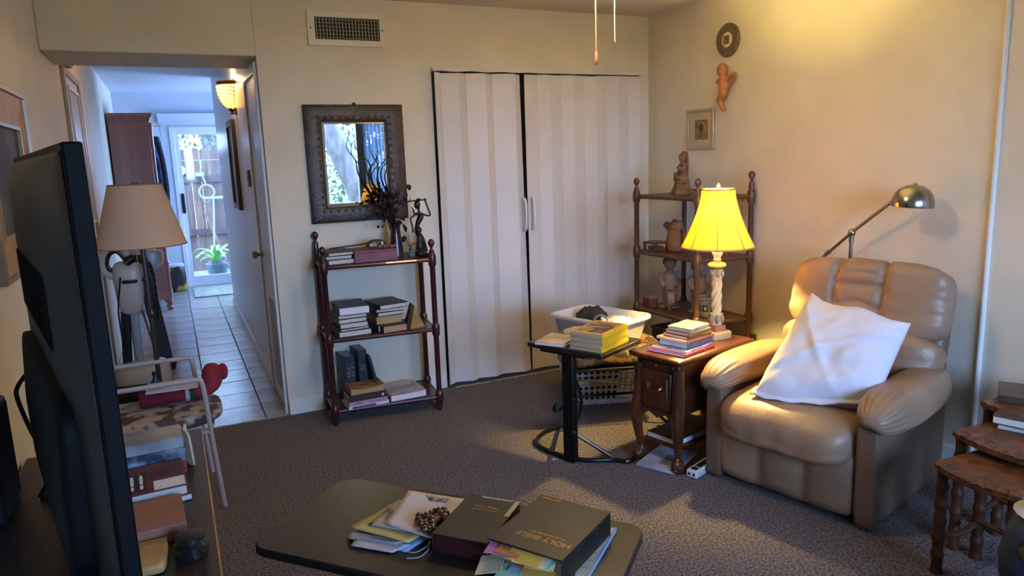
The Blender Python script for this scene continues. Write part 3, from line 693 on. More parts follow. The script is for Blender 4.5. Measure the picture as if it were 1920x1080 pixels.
cen = [at(730, 385, y=-.17), at(722, 400, y=-.16), at(742, 372, y=-.2), at(736, 402, y=-.18), at(716, 380, y=-.14)]
for k in range(120):
    c = random.choice(cen); d = Vector((random.gauss(0, .034), random.gauss(0, .03), random.gauss(0, .038))); c = c+d
    if c.y > -.06: c.y = -.06
    i = k % 2 if k % 5 else 1
    if pm_[i] is None:
        b = MB(); b.loft([[Vector((t*.03, -.011*math.sin(PI*(.1+.85*t)), .004*math.sin(3*t))), Vector((t*.03, 0, .007*t)), Vector((t*.03, .011*math.sin(PI*(.1+.85*t)), .004*math.sin(3*t)))] for t in (0, .25, .5, .75, 1)], closed=False)
        pm_[i] = b.build('petal', petal if i == 0 else petal2 if k % 10 == 5 else petal, fl); q = pm_[i]
    else: q = dup(pm_[i], 'petal', fl)
    q.location = c-fl.location; q.rotation_euler = (random.uniform(0, 6), random.uniform(0, 6), random.uniform(0, 6))
for u, v, s in ((766, 346, 1.), (771, 388, 1.3), (756, 420, 1.4), (759, 442, 1.2)):
    q = dup(pm_[1], 'petal', fl); q.location = at(u, v, y=-.18)-fl.location; q.scale = (s*1.3, s*1.3, s*1.3); q.rotation_euler = (.5, 1.2, .4*u)
# figurines
o = root('bird_figurine', (-1.925, -.285, zt_), 'small green bird figurine on the bookshelf beside the vase', 'figurine')
grn = M('green_glaze', '#2c4a42', .3, col2='#5d6f69', scale=25)
b = MB().ell((0, 0, .018), (.028, .02, .018)).ell((.0, 0, .045), (.012, .012, .026)).ell((0, 0, .075), (.017, .014, .011)).tube([(-.01, 0, .077), (-.032, 0, .079)], [.008, .003], 6).ell((.02, 0, .08), (.02, .008, .005))
b.build('bird_body', grn, o, remesh=.003)
o = root('kneeling_figurine', (-1.872, -.30, zt_), 'dark kneeling figurine with bun of hair beside the dancer', 'figurine')
dkm = M('dark_bronze', '#16140f', .3, metal=.4, col2='#2a2a22', scale=20)
b = MB().ell((0, 0, .02), (.034, .03, .022)).ell((0, 0, .06), (.024, .02, .045)).ell((.0, 0, .1), (.02, .016, .025)).ell((0, 0, .135), (.013, .013, .016)).ell((-.002, 0, .157), (.02, .014, .012)).ell((0, 0, .172), (.007, .007, .012)).tube([(.02, -.005, .1), (.032, -.01, .07), (.02, -.02, .05)], .007, 6).cyl((0, 0, .11), (0, 0, .13), .007)
b.build('figure', dkm, o, remesh=.003)
o = root('dancer_statuette', (-1.842, -.25, zt_), 'slender black dancing woman statuette balancing a pole', 'statuette')
def G(u, v):
    q = at(u, v, y=-.25); q.z = max(q.z, zt_+.022); return q
b = MB()
b.tube(spline([G(797, 489), G(796, 470), G(790, 448), G(782, 433), G(783, 420), G(788, 408), G(788, 402)], 6), [.013, .015, .017, .019, .0195, .02, .021, .021, .021, .02, .02, .02, .019, .018, .017, .0165, .016, .0155, .015, .014, .013, .0125, .0125, .013, .014, .015, .016, .017, .0175, .018, .0185, .019, .019, .0185, .018, .016, .012], 10)
b.tube([G(778, 402), G(785, 400), G(794, 402)], [.007, .011, .007], 8)
b.tube([G(787, 404), G(784, 388)], .008, 8).ell(G(782, 384), (.019, .017, .026)).ell(G(785, 378)+Vector((0, 0, .010)), (.016, .014, .010))
b.tube(spline([G(779, 402), G(770, 410), G(773, 424), G(774, 436)], 5), .0055, 7)
b.tube(spline([G(793, 402), G(806, 404), G(803, 392), G(797, 376)], 5), .0055, 7)
b.lathe([(.045, 0), (.042, .006), (.02, .016)], (-1.83, -.25, zt_), 16)
b.tube(spline([G(797, 489), G(788, 486), G(782, 480)], 4), [.02, .018, .016, .014, .012, .011, .01, .009, .006], 8)
b.build('figure', dkm, o, world=True, smooth=180)
MB().tube([G(762, 378), G(799, 374)], .0045, 8).build('pole', dkm, o, world=True)
MB().ell(G(797, 374), .008, 8, 6).build('pole_ball', dkm, o, world=True)

# middle shelf
zm = TB[1]; g = 'left pile on the middle shelf'
B1 = [('#2b2a33', .19, .25, .034, .02, paper, 'wavy white-paged book at the bottom of the left pile, middle shelf'), ('#2e2c33', .17, .22, .014, .1, paper, 'thin dark book second from bottom of the left pile, middle shelf'),
      ('#3a3d44', .16, .22, .03, -.02, paper, 'grey hardback third from bottom of the left pile, middle shelf'), ('#3b2d35', .165, .22, .026, .05, paper, 'plum-spined book fourth from bottom of the left pile, middle shelf'),
      ('#4a4a4e', .165, .215, .022, 0., paper, 'dull grey book just under the top of the left pile, middle shelf'), ('#2a2226', .175, .24, .046, -.03, whitep, 'thick dark hardback topping the left pile, middle shelf')]
z = zm; x = -2.305
for i, (c, w, l, t, r, pgs, lab) in enumerate(B1):
    book(lab, x+(.004, -.004, .006, -.008, 0, .012)[i], -.215+(.012 if i == 0 else 0), z, w, l, t, r, cm(c), pgs, g); z += t+.0003
g = 'right pile on the middle shelf'
B2 = [('#1c2230', .16, .22, .04, .04, paper, 'dark book at the base of the right pile, middle shelf'), ('#7a5a38', .155, .2, .05, .0, tanp, 'thick brown book with tan pages in the right pile, middle shelf'),
      ('#2c3038', .16, .21, .022, .05, paper, 'slim book with white pages in the right pile, middle shelf'), ('#1f2c3c', .16, .21, .02, -.03, paper, 'second slim book near the top of the right pile, middle shelf'),
      ('#1d2b33', .185, .235, .026, .16, paper, 'teal-black hardback topping the right pile, turned askew')]
z = zm; x = -2.085
for i, (c, w, l, t, r, pgs, lab) in enumerate(B2):
    book(lab, x+(.0, -.002, .004, .004, .012)[i], -.20, z, w, l, t, r, cm(c), pgs, g); z += t+.0003
book('tan-paged book lying alone in front of the right pile', -2.075, -.318, zm, .15, .09, .042, .1, cm('#2a2022'), tanp)
o = root('pyramid_box', (-1.935, -.30, zm), 'golden brown pyramid box standing on the middle shelf', 'box', rz=.2)
b = MB(); w = .062; b.add([(-w*.8, -w*.6, 0), (w*.8, -w*.6, 0), (w*.8, w*.6, 0), (-w*.8, w*.6, 0), (-.0, -w*.25, .135), (-.004, w*.25, .135)], [(0, 1, 4), (1, 2, 5, 4), (2, 3, 5), (3, 0, 4, 5), (0, 3, 2, 1)])
b.build('pyramid', M('tan_card', '#8a6a3c', .7, col2='#a07c48', scale=20), o, smooth=0, bevel=.0015)
MB().add([(-w*.8-.01, -w*.55, 0), (-w*.8-.012, w*.55, 0), (-.012, w*.3, .15), (-.012, -w*.3, .14)], [(0, 1, 2, 3)]).build('flap', M('tan_card_dark', '#4a3a26', .8), o, solid=.003)
# bottom shelf
zb_ = TB[0]
def upright(label, x, y, w, h, t, rz, cover, lines, spinecol=gold):
    o = root('book', (x, y, zb_), label, 'book', 'black volumes standing on the bottom shelf', rot=(0, 0, rz))
    c = .003
    b = MB().box((-t/2+c/2, 0, h/2), (c, w, h)).box((t/2-c/2, 0, h/2), (c, w, h)).box((0, -w/2+c/2, h/2), (t-2*c+.0002, c, h)); b.build('cover', cover, o, bevel=.0011)
    MB().box((0, .002, h/2), (t-2*c-.0003, w-c-.005, h-.006)).build('pages', paper, o)
    for zz, s_, wd in lines: bars(o, spinecol, (0, -w/2-.0004, zz), wd, s_, (1, 0, 0), (0, 0, 1))
    return o
upright('black cloth volume with silver spine lines, left of the standing pair', -2.325, -.12, .17, .27, .062, .06, nav, [(.225, .002, .044), (.2, .007, .040), (.185, .007, .022), (.168, .009, .042), (.15, .009, .044)], silver)
upright('taller black volume with round emblem, right of the standing pair', -2.243, -.115, .17, .295, .055, .02, nav, [(.2, .008, .022), (.185, .008, .03), (.172, .005, .026)], silver)
ob = [q for q in COL.objects if q.get('label', '').startswith('taller black volume')][0]
MB().tube([(.012*math.cos(t*PI/9), -.0865, .085+.014*math.sin(t*PI/9)) for t in range(3, 17)], .0018, 5).build('emblem', silver, ob)
o = root('book', (-2.172, -.16, zb_), 'thin dark slab book leaning against the black volumes', 'book', rot=(0, -.2, 0))
MB().box((.012, 0, .138), (.018, .2, .26)).build('cover', blk, o, bevel=.002); MB().box((.012, -.001, .139), (.012, .196, .258)).build('pages', paper, o)
g = 'low pile on the bottom shelf'; z = zb_
for c, w, l, t, r, pgs, lab in (('#d7d0da', .24, .17, .016, .03, whitep, 'white and purple paperback at the bottom of the low pile'), ('#b98cab', .225, .165, .026, -.01, paper, 'pink spined astrology paperback in the low pile on the bottom shelf'),
                                ('#2c1b1c', .22, .165, .036, .02, paper, 'dark brown hardback in the low pile on the bottom shelf')):
    q = book(lab, -2.262, -.29, z, .165, w, t, r+PI/2, cm(c), pgs, g)
    if 'pink' in lab:
        text('LIBRA', .021, M('ink_purple', '#3b1f3f', .6), q, (-.0829, .055, t/2), (PI/2, 0, -PI/2))
        bars(q, M('ink_purple', '#3b1f3f'), (-.0829, -.05, t/2), .1, .006, (0, 1, 0), (0, 0, 1))
    if 'white' in lab: MB().box((-.0829, .03, t/2), (.0006, .14, .012)).build('spine_band', M('purple_band', '#4a2f5c', .5), q)
    if 'brown' in lab: MB().box((-.0829, -.085, t/2), (.0006, .01, .014)).build('spine_label', whitep, q)
    z += t+.0003
o = root('book', (-2.262, -.285, z), 'open tan paperback with curling cover on top of the low pile', 'book', rz=PI/2+.02)
A = []
for i in range(13):
    u = -1+i/6; zz = .004+.012*u*u
    A.append([Vector((-.075, u*.1, zz+.022)), Vector((.075, u*.1, zz+.022)), Vector((.075, u*.1, zz+.026)), Vector((-.075, u*.1, zz+.026))])
MB().loft(A).build('cover', M('tan_cover', '#8d7048', .7, col2='#6e5433', scale=9), o)
A = []
for i in range(13):
    u = -1+i/6; zz = .012*u*u
    A.append([Vector((-.072, u*.097, 0)), Vector((.072, u*.097, 0)), Vector((.072, u*.097, zz+.0255)), Vector((-.072, u*.097, zz+.0255))])
MB().loft(A).build('pages', tanp, o)
MB().box((-.0, -.07, .0375), (.03, .012, .001)).build('red_mark', M('red_ink', '#6b1d1a', .6), o)
bars(o, M('brown_ink', '#4a3018', .7), (0, .02, .0312), .09, .02, (0, 1, 0), (1, 0, 0))
q = book('large white-paged picture book lying on the right of the bottom shelf', -2.02, -.245, zb_, .225, .24, .038, .04, cm('#7a7674', .3, '#b5aba4', 9), whitep)

# ================================================================ right wall
o = root('wall_medallion', (-.0, -.817, 2.157), 'round dark coin-like medallion high on the right wall', 'wall ornament')
mc = Matrix.Rotation(-PI/2, 3, 'Y'); med = M('medallion_clay', '#56483a', .7, col2='#6e5e4c', scale=40, bump=.4, bscale=90)
MB().lathe([(.098, 0), (.1, .01), (.094, .018), (.05, .014), (.02, .013)], (-.0005, -.817, 2.157), 32, sx=1., mat=mc).build('disc', med, o, world=True)
MB().lathe([(.045, 0), (.044, .006), (.034, .008)], (-.0128, -.817, 2.157), 24, mat=mc).build('pale_ring', M('pale_ring', '#c5baa2', .6), o, world=True)
MB().box((-.0225, -.817, 2.157), (.006, .045, .05)).build('square_boss', med, o, world=True, bevel=.003)
terra = M('terracotta', '#a8693c', .6, col2='#b8794a', scale=18)
o = root('wall_cherub', (-.02, -.78, 1.86), 'terracotta cherub figure hanging on the right wall', 'wall ornament')
def K(u, v, d=-.035): return at(u, v, x=d)
b = MB().ell(K(1354, 131), (.032, .036, .042)).tube([K(1356, 139), K(1357, 150), K(1357, 165), K(1355, 178)], [.018, .03, .032, .03], 10)
b.tube(spline([K(1357, 175), K(1350, 187), K(1352, 196), K(1356, 205)], 4), [.028, .028, .026, .025, .024, .022, .02, .019, .018, .017, .016, .014, .012], 8)
b.tube(spline([K(1358, 148), K(1366, 146), K(1377, 137), K(1376, 142)], 4), [.018, .017, .016, .016, .015, .015, .014, .014, .013, .013, .012, .012, .01], 8)
b.tube(spline([K(1353, 148), K(1346, 154), K(1344, 156)], 4), [.016, .016, .015, .014, .014, .013, .012, .011, .009], 8)
b.loft([[K(1361, 150, -.01), K(1374, 140, -.01), K(1377, 150, -.01), K(1368, 163, -.01)], [K(1361, 150, -.03), K(1374, 140, -.03), K(1377, 150, -.03), K(1368, 163, -.03)]])
b.ell(K(1357, 206), (.014, .02, .01))
b.build('figure', terra, o, world=True, remesh=.005)
o = root('wall_picture', (-.001, -.58, 1.64), 'small silver framed print hanging on the right wall above the statue', 'picture')
y0, y1, z0, z1 = -.449, -.709, 1.508, 1.766; slv = M('silver_frame', '#b3a893', .3, metal=.6); e = -.018
b = MB()
b.frame('x', -.02, -.001, y0, y1, z0, z1, (e, e, .016, .016))
b.build('frame', slv, o, world=True, bevel=.003)
MB().bb((-.009, y0+e, z0+.016), (-.004, y1-e, z1-.016)).build('mat_board', M('mat_cream', '#b7a98c', .8), o, world=True)
MB().bb((-.0105, y0-.075, z0+.062), (-.0085, y1+.06, z1-.07)).build('print', M('print_tan', '#8f7a52', .7, col2='#6a5530', scale=40), o, world=True)
MB().ell((-.011, (y0+y1)/2-.006, 1.645), (.001, .02, .03)).build('motif', M('print_dark', '#4c3c22', .7), o, world=True)
o = root('wall_outlet', (-.001, -1.1, .33), 'cream outlet plate on the right wall behind the lamp table', 'outlet')
MB().bb((-.007, -1.135, .265), (-.0005, -1.06, .385)).build('plate', M('cream_plate', '#c9b988', .45), o, world=True, bevel=.002)
MB().bb((-.045, -1.118, .335), (-.007, -1.085, .37)).bb((-.04, -1.115, .28), (-.007, -1.088, .31)).build('plug', blk, o, world=True, bevel=.005)
MB().tube(spline([(-.04, -1.1, .35), (-.1, -1.13, .33), (-.12, -1.2, .2), (-.09, -1.25, .02)], 6), .006, 6).build('cord', M('brown_cord', '#3b2a1c', .6), o, world=True)

# right etagere and its things
RP = [(-.425, -.45), (-.05, -.47), (-.05, -1.088), (-.405, -1.03)]
RS = [.10, .478, .858, 1.222]
etagere('corner_shelf', 'four-tier brown shelf with turned posts in the corner behind the lit lamp', RP, RS, [0, 0, .03, 0], brownsh)
RT = [z+.0063 for z in RS]
def E_(u, v, x=-.22): return at(u, v, x=x)
stone = M('sandstone', '#6d5234', .8, col2='#7d6040', scale=25, bump=.2, bscale=80)
c = at(1278, 365, x=-.22); zz = RT[3]
o = root('buddha_statue', (-.22, -.655, zz), 'brown seated figure statue on a stepped base, top of the corner shelf', 'statue', rz=-PI/2-.5)
b = MB().box((0, 0, .012), (.17, .11, .024)).box((0, 0, .034), (.14, .095, .022)).box((0, 0, .055), (.115, .085, .02)).ell((0, 0, .078), (.07, .05, .02))
b.ell((0, -.005, .1), (.066, .05, .022)).ell((-.035, -.02, .105), (.03, .03, .018)).ell((.035, -.02, .105), (.03, .03, .018))
b.ell((0, .008, .15), (.042, .03, .055)).ell((0, .008, .185), (.05, .028, .02)).cyl((0, .005, .19), (0, .005, .215), .015).ell((0, .004, .232), (.025, .027, .03)).ell((0, .008, .262), (.013, .013, .012))
b.tube(spline([(-.048, .008, .18), (-.06, -.005, .145), (-.03, -.04, .125)], 4), .014, 8).tube(spline([(.048, .008, .18), (.06, -.01, .16), (.035, -.035, .175)], 4), .013, 8)
b.lathe([(.05, .0), (.052, .01)], (0, .035, .17), 20, sy=2.0, mat=Matrix.Rotation(PI/2, 3, 'X'))
b.build('figure', stone, o, remesh=.004)
o = root('glass_dish', (-.26, -.87, RT[3]), 'small pale glass dish on top of the corner shelf', 'dish')
MB().lathe([(.02, 0), (.022, .005), (.01, .012), (.012, .02), (.042, .035), (.048, .045), (.044, .044), (.036, .034), (.006, .02)], (0, 0, 0), 18).build('bowl', M('amber_glass', '#8f8a5a', .2, trans=.4), o)
MB().lathe([(.049, .043), (.05, .046), (.047, .048), (.045, .045)], (0, 0, 0), 18, cap=False).build('rim', M('dish_rim', '#b0a878', .3), o)
q = at(1397, 383, x=-.06)
o = root('brass_tag', (q.x, q.y, q.z), 'yellow bracket plate on the corner shelf post beside the lamp', 'bracket')
MB().box((-.02, -.0, 0), (.004, .018, .07)).build('plate', M('yellow_brass', '#c79a1e', .3, metal=.5), o, bevel=.0015)
for dz in (-.022, .022): MB().ell((-.023, 0, dz), .005, 8, 6).build('screw', M('screw_dark', '#4a3a10', .4), o)
# mid shelf: small stand, pitcher
o = root('trinket_stand', (-.33, -.53, RT[2]), 'small low dark wooden stand on the corner shelf', 'stand', rz=.1)
MB().box((0, 0, .052), (.12, .13, .012)).build('top', brownsh, o, bevel=.004)
for dx in (-.048, .048):
    for dy in (-.052, .052): MB().box((dx, dy, .023), (.014, .014, .046)).build('leg', brownsh, o, bevel=.002)
MB().box((0, 0, .02), (.07, .08, .016)).build('inner_box', M('amber_wood', '#6a4a28', .5), o, bevel=.003)
pc = at(1268, 470, x=-.25)
o = root('clay_pitcher', (-.25, -.63, RT[2]), 'brown spouted clay pitcher shaped like an animal on the corner shelf', 'pitcher', rz=PI/2)
b = MB().lathe([(.05, 0), (.055, .01), (.06, .05), (.055, .1), (.05, .13)], (0, 0, 0), 18).ell((0, 0, .15), (.062, .05, .04)).tube(spline([(.05, 0, .15), (.09, 0, .165), (.12, 0, .15)], 4), [.03, .028, .026, .023, .02, .017, .014, .011, .008], 8)
b.ell((.01, 0, .19), (.016, .02, .016)).ell((-.02, .0, .175), (.03, .04, .025)).tube(spline([(-.05, 0, .15), (-.09, 0, .13), (-.09, 0, .07), (-.05, 0, .04)], 4), .01, 8)
b.build('pitcher_body', stone, o, remesh=.005)
# lower shelf: statues, drum mug
ces = M('bisque', '#8d7a68', .75, col2='#7a6756', scale=14); ces2 = M('dark_hair_clay', '#54432f', .8)
def child_statue(label, x, y, z, h, rz, mirror=1):
    o = root('child_statuette', (x, y, z), label, 'statuette', rz=rz); s = h/.36
    b = MB(); f = lambda *p: Vector(p)*s
    b.lathe([(.07*s, 0), (.072*s, .008*s), (.065*s, .014*s)], (0, 0, 0), 18, sy=.8)
    for m in (-1, 1):
        b.ell(f(.026*m, -.012, .022), (.018*s, .03*s, .012*s))
        b.tube([f(.026*m, 0, .02), f(.027*m, 0, .09), f(.024*m, 0, .15)], [.022*s, .024*s, .03*s], 10)
        b.tube(spline([f(.05*m, 0, .245), f(.068*m, -.005, .2), f(.05*m, -.04, .165)], 4), [.018*s, .019*s, .02*s, .019*s, .018*s, .017*s, .016*s, .015*s, .013*s], 8)
        b.ell(f(.046*m, -.045, .16), .014*s)
    b.tube([f(0, 0, .13), f(0, 0, .19), f(0, 0, .235), f(0, 0, .258)], [.048*s, .05*s, .046*s, .03*s], 12)
    b.cyl(f(0, 0, .25), f(0, 0, .28), .018*s)
    b.ell(f(0, -.004, .308), (.042*s, .044*s, .045*s)).ell(f(0, -.047, .302), .006*s)
    b.build('figure', ces, o, remesh=.0045)
    MB().ell(f(0, .006, .318), (.047*s, .047*s, .042*s)).build('hair', ces2, o, smooth=180)
    return o
child_statue('pale bisque standing child statuette in long trousers on the corner shelf', -.27, -.60, RT[1], .345, -PI/2+.3+PI/2-.9)
child_statue('second bisque child statuette beside the drum pot, leaning aside', -.2, -.80, RT[1], .335, -.2)
o = root('toy_drum', (-.345, -.665, RT[1]), 'small pale round drum standing at the statuette feet', 'drum', rz=0)
MB().lathe([(.05, 0), (.05, .04)], (0, 0, .075), 20, mat=Matrix.Rotation(PI/2, 3, 'Y')@Matrix.Rotation(.5, 3, 'X')).build('drum_body', ces, o)
MB().tube([(0, -.02, .03), (0, -.03, 0)], .01, 6).build('drum_leg', ces2, o); MB().tube([(.02, .02, .03), (.02, .03, 0)], .01, 6).build('drum_leg', ces2, o)
o = root('small_block', (-.36, -.51, RT[1]), 'small dark block with pale top on the corner shelf', 'block')
MB().box((0, 0, .03), (.06, .09, .06)).build('block_body', brownsh, o, bevel=.004); MB().box((0, 0, .066), (.05, .07, .012)).build('block_top', ces, o, bevel=.003)
o = root('drum_pot', (-.25, -.935, RT[1]), 'round patterned pot with dark motif on the corner shelf', 'pot')
MB().lathe([(.05, 0), (.058, .01), (.06, .06), (.06, .11), (.066, .115), (.066, .128), (.056, .128), (.054, .1), (.02, .02)], (0, 0, 0), 22).build('pot_body', M('pot_grey', '#7d7360', .4, col2='#948a74', scale=30), o)
for k in range(8):
    a = k*PI/4; q = MB().box((0, 0, 0), (.003, .03, .04)).build('motif', M('pot_motif', '#1d1a16', .5), o, bevel=.001)
    q.location = (.0605*math.cos(a), .0605*math.sin(a), .06); q.rotation_euler = (0, 0, a)
    q = MB().box((0, 0, 0), (.002, .016, .022)).build('motif_inset', M('pot_cream', '#b8ac90', .5), o); q.location = (.0625*math.cos(a), .0625*math.sin(a), .06); q.rotation_euler = (0, 0, a)
# things leaning on the lowest tier
o = root('leaning_board', (-.5, -.78, .0), 'grey flat panel leaning against the corner shelf', 'panel', rot=(0, .22, -.5))
MB().box((0, 0, .235), (.012, .11, .45)).build('panel_face', M('grey_board', '#6b6660', .6), o, bevel=.002); MB().box((-.0075, 0, .235), (.003, .09, .42)).build('inset', M('grey_board2', '#59544e', .6), o)
o = root('storage_box', (-.23, -.77, RT[0]), 'dark brown box standing on the lowest tier of the corner shelf', 'box')
MB().box((0, 0, .12), (.28, .46, .24)).build('box_body', M('dark_brown_card', '#2c1c14', .7), o, bevel=.006); MB().box((0, 0, .25), (.29, .47, .02)).build('lid', M('dark_brown_card2', '#35231a', .7), o, bevel=.004)

# ================================================================ basin, stool, basket
o = root('iron_stool', (-1.02, -1.03, 0), 'wrought iron stool with leopard print cushion under the white basin', 'stool', rz=-.32)
leo = M('leopard_cloth', '#7a5526', .85, col2='#2e1d10', scale=26, lo=.42, hi=.5, tex='noise')
MB().rbox((0, 0, .405), (.56, .36, .11), 4.5, 8, lambda w, v: Vector((v.x, v.y, v.z+.008*math.sin(7*w.x+3*w.y)))).build('cushion', leo, o, smooth=180)
MB().loft([rr(.56, .36, .03, .335), rr(.56, .36, .03, .352)]).build('seat_frame', irons, o, bevel=.003)
for sx in (-1, 1):
    for sy in (-1, 1):
        x, y = sx*.25, sy*.15
        MB().tube(spline([(x, y, .34), (x-sx*.03, y, .24), (x-sx*.045, y, .14), (x-sx*.01, y, .05), (x+sx*.03, y, .012), (x+sx*.055, y, .022), (x+sx*.05, y, .045), (x+sx*.03, y, .042)], 5), .009, 8).build('scroll_leg', irons, o)
    MB().tube([(sx*.21, -.15, .14), (sx*.21, .15, .14)], .007, 8).build('stretcher', irons, o)
MB().tube([(-.21, -.0, .14), (.21, 0, .14)], .008, 8).build('stretcher', irons, o)
MB().tube([(-.24, -.175, .30), (.26, -.175, .22)], .006, 6).build('diagonal_bar', irons, o)
# white basin
wpl = M('white_basin_plastic', '#c9c6c8', .35)
A = [at(1035, 592, z=.6), at(1160, 614, z=.6), at(1216, 592, z=.6)]
bx = (A[0]+A[2])/2; ang = math.atan2(A[1].y-A[0].y, A[1].x-A[0].x)
bw, bd = .49, .35
o = root('plastic_basin', (bx.x, bx.y, .472), 'white rectangular plastic basin of laundry on the stool', 'basin', rz=ang)
lp = [rr(bw-.09, bd-.08, .05, 0), rr(bw-.075, bd-.065, .05, .02), rr(bw-.035, bd-.03, .05, .115), rr(bw-.03, bd-.025, .05, .118), rr(bw, bd, .05, .12), rr(bw+.004, bd+.004, .05, .132), rr(bw-.004, bd-.004, .05, .14), rr(bw-.03, bd-.03, .05, .141), rr(bw-.042, bd-.037, .05, .13), rr(bw-.082, bd-.072, .05, .02), rr(bw-.1, bd-.09, .05, .008)]
MB().loft(lp).build('tub', wpl, o)
MB().tube(spline([(.06, -bd/2+.01, .1), (.075, -bd/2-.012, .07), (.13, -bd/2-.012, .07), (.145, -bd/2+.01, .1)], 5), .008, 8).build('carry_handle', wpl, o)
def heap(name, label, c, d, mat, seed, rz=0, cat='cloth', p=2.6):
    o = root(name, c, label, cat, rz=rz)
    MB().rbox((0, 0, d[2]/2), d, p, 12, lambda w, v: v+Vector((.08*d[0]*noise.noise((w.x*2+seed, w.y*2, w.z*2)), .08*d[1]*noise.noise((w.x*2, w.y*2+seed, 3)), .28*d[2]*(noise.noise((w.x*2.3+seed, w.y*2.3, 1))+.5*noise.noise((w.x*5, w.y*5+seed, 1)))*(w.z+1)/2))).build('fold', mat, o, smooth=180)
    return o
bl = Matrix.Translation(Vector((bx.x, bx.y, .472)))@Matrix.Rotation(ang, 4, 'Z')
h1 = heap('dark_garment', 'dark green-black garment heaped in the white basin', bl@Vector((-.1, .05, .014)), (.18, .15, .135), M('dark_green_cloth', '#1f2624', .9), 3, ang)
heap('white_towel', 'pale lilac towel folded in the white basin', bl@Vector((.1, .02, .014)), (.2, .19, .115), M('lilac_towel', '#b5aab8', .95, bump=.3, bscale=120), 8, ang)
tt = root('grey_cord_loop', bl@Vector((.16, -.03, .1)), 'grey cable loop hanging over the basin rim', 'cable', rz=ang)
MB().tube([(.055*math.cos(t*PI/10), -.155, .03+.055*math.sin(t*PI/10)) for t in range(-2, 14)], .006, 6).build('loop', M('grey_cord', '#8c8a8c', .4), tt)
# laundry basket below the stool
o = root('laundry_basket', (-.87, -.68, 0), 'white laundry basket with diamond holes on the floor under the stool', 'laundry basket', rz=-.36)
BW, BD, BH = .50, .34, .25
loops = [rr(BW*.86, BD*.84, .07, z, k=6) for z in (0,)]
def ringp(t, z, off=0.):
    f_ = .86+.14*z/BH; base_ = rr(BW*f_+off, BD*f_+off, .08, z, k=8); n_ = len(base_)
    seg = [(base_[(i+1) % n_]-base_[i]).length for i in range(n_)]; tot = sum(seg); s_ = (t % 1)*tot; i = 0
    while s_ > seg[i]: s_ -= seg[i]; i += 1
    return base_[i].lerp(base_[(i+1) % n_], s_/seg[i])
b = MB(); NC = 40; rows = [0, .025, .058, .091, .124, .157, .19, .223, BH]
for r_ in range(len(rows)-1):
    z0, z1 = rows[r_], rows[r_+1]
    for k in range(NC):
        t0, t1 = k/NC, (k+1)/NC
        q = [ringp(t0, z0), ringp(t1, z0), ringp(t1, z1), ringp(t0, z1)]
        hole = 1 <= r_ <= 6 and not (k % 10 in (0, 1)) and not (r_ == 4)
        if not hole: b.add(q, [(0, 1, 2, 3)])
        else:
            zm_ = (z0+z1)/2; tm = (t0+t1)/2; h_ = .8
            d = [ringp(tm, zm_-(z1-z0)/2*h_), ringp(tm+(t1-t0)/2*h_, zm_), ringp(tm, zm_+(z1-z0)/2*h_), ringp(tm-(t1-t0)/2*h_, zm_)]
            b.add(q+d, [(0, 1, 5, 4), (4, 4, 4)] and [(0, 1, 4), (1, 5, 4), (1, 2, 5), (2, 6, 5), (2, 3, 6), (3, 7, 6), (3, 0, 7), (0, 4, 7)])
b.add([ringp(k/NC, 0) for k in range(NC)], [tuple(range(NC))])
b.build('basket_body', wpl, o, solid=.003, smooth=20)
heap('added_dark_heap', 'dark heap added inside the white laundry basket to darken its holes', (-.87, -.68, .012), (.36, .24, .20), M('added_heap_cloth', '#15161b', .95), 5, -.36, 'laundry', 5)  # dark filler added so the basket holes look dark
MB().loft([[ringp(k/NC, BH, -.004) for k in range(NC)], [ringp(k/NC, BH, .03)+Vector((0, 0, .002)) for k in range(NC)], [ringp(k/NC, BH, .03)+Vector((0, 0, .014)) for k in range(NC)], [ringp(k/NC, BH, -.006)+Vector((0, 0, .014)) for k in range(NC)], [ringp(k/NC, BH, -.004) for k in range(NC)]], cap=False).build('rim', wpl, o)

# ================================================================ C-shaped side table with magazines
tz = .60
TC = [at(992, 643, z=tz), at(1135, 668, z=tz), at(1198, 635, z=tz), at(1060, 612, z=tz)]
cc = sum(TC, Vector())/4; ta = math.atan2(TC[1].y-TC[0].y, TC[1].x-TC[0].x)
def c_table(name, label, c, ang, w, d, z, pole, base_r, worn=False):
    o = root(name, (c[0], c[1], 0), label, 'table', rz=ang)
    MB().loft([rr(w-.006, d-.006, base_r, z-.022), rr(w, d, base_r, z-.018), rr(w, d, base_r, z-.004), rr(w-.006, d-.006, base_r, z)]).build('table_top', blackpl, o)
    px, py = pole
    MB().box((px, py, z/2-.02), (.064, .04, z-.045)).build('pole', blackmt, o, bevel=.004)
    MB().box((px, py, z-.032), (.26, .12, .016)).build('bracket', blackmt, o, bevel=.003)
    return o, px, py
o, px, py = c_table('side_table', 'black C-frame side table holding yellow-spined magazines', cc, ta, .44, .355, tz, (-.02, -.1), .012)
L2 = o.matrix_basis.inverted()
def lw(u, v, z=.014): q = L2@at(u, v, z=z); return q
ring = [lw(1185, 862), lw(1150, 862), lw(1090, 862), lw(1040, 850), lw(1010, 835), lw(1008, 822), lw(1025, 808), lw(1048, 800)]
MB().tube(spline(ring[::-1]+[lw(1215, 825), lw(1235, 800)], 5), .012, 8).build('base_tube', blackmt, o)
MB().tube([(px, py, .16), lw(1145, 855)], .010, 8).build('brace', chrome, o)
MB().tube([(px, py, .16), lw(1050, 800)], .010, 8).build('brace', blackmt, o)
for z_ in (.16, .33): MB().ell((px+.03, py-.015, z_), .012, 8, 6).build('bolt', blackmt, o)
yel = M('yellow_cover', '#d9b21e', .4); ypage = M('gloss_page', '#9b97a6', .5, col2='#8a8695', scale=80, stretch=(1, 1, 18))
mg = at(1125, 640, z=tz+.03)
mz = tz+.0003; random.seed(3)
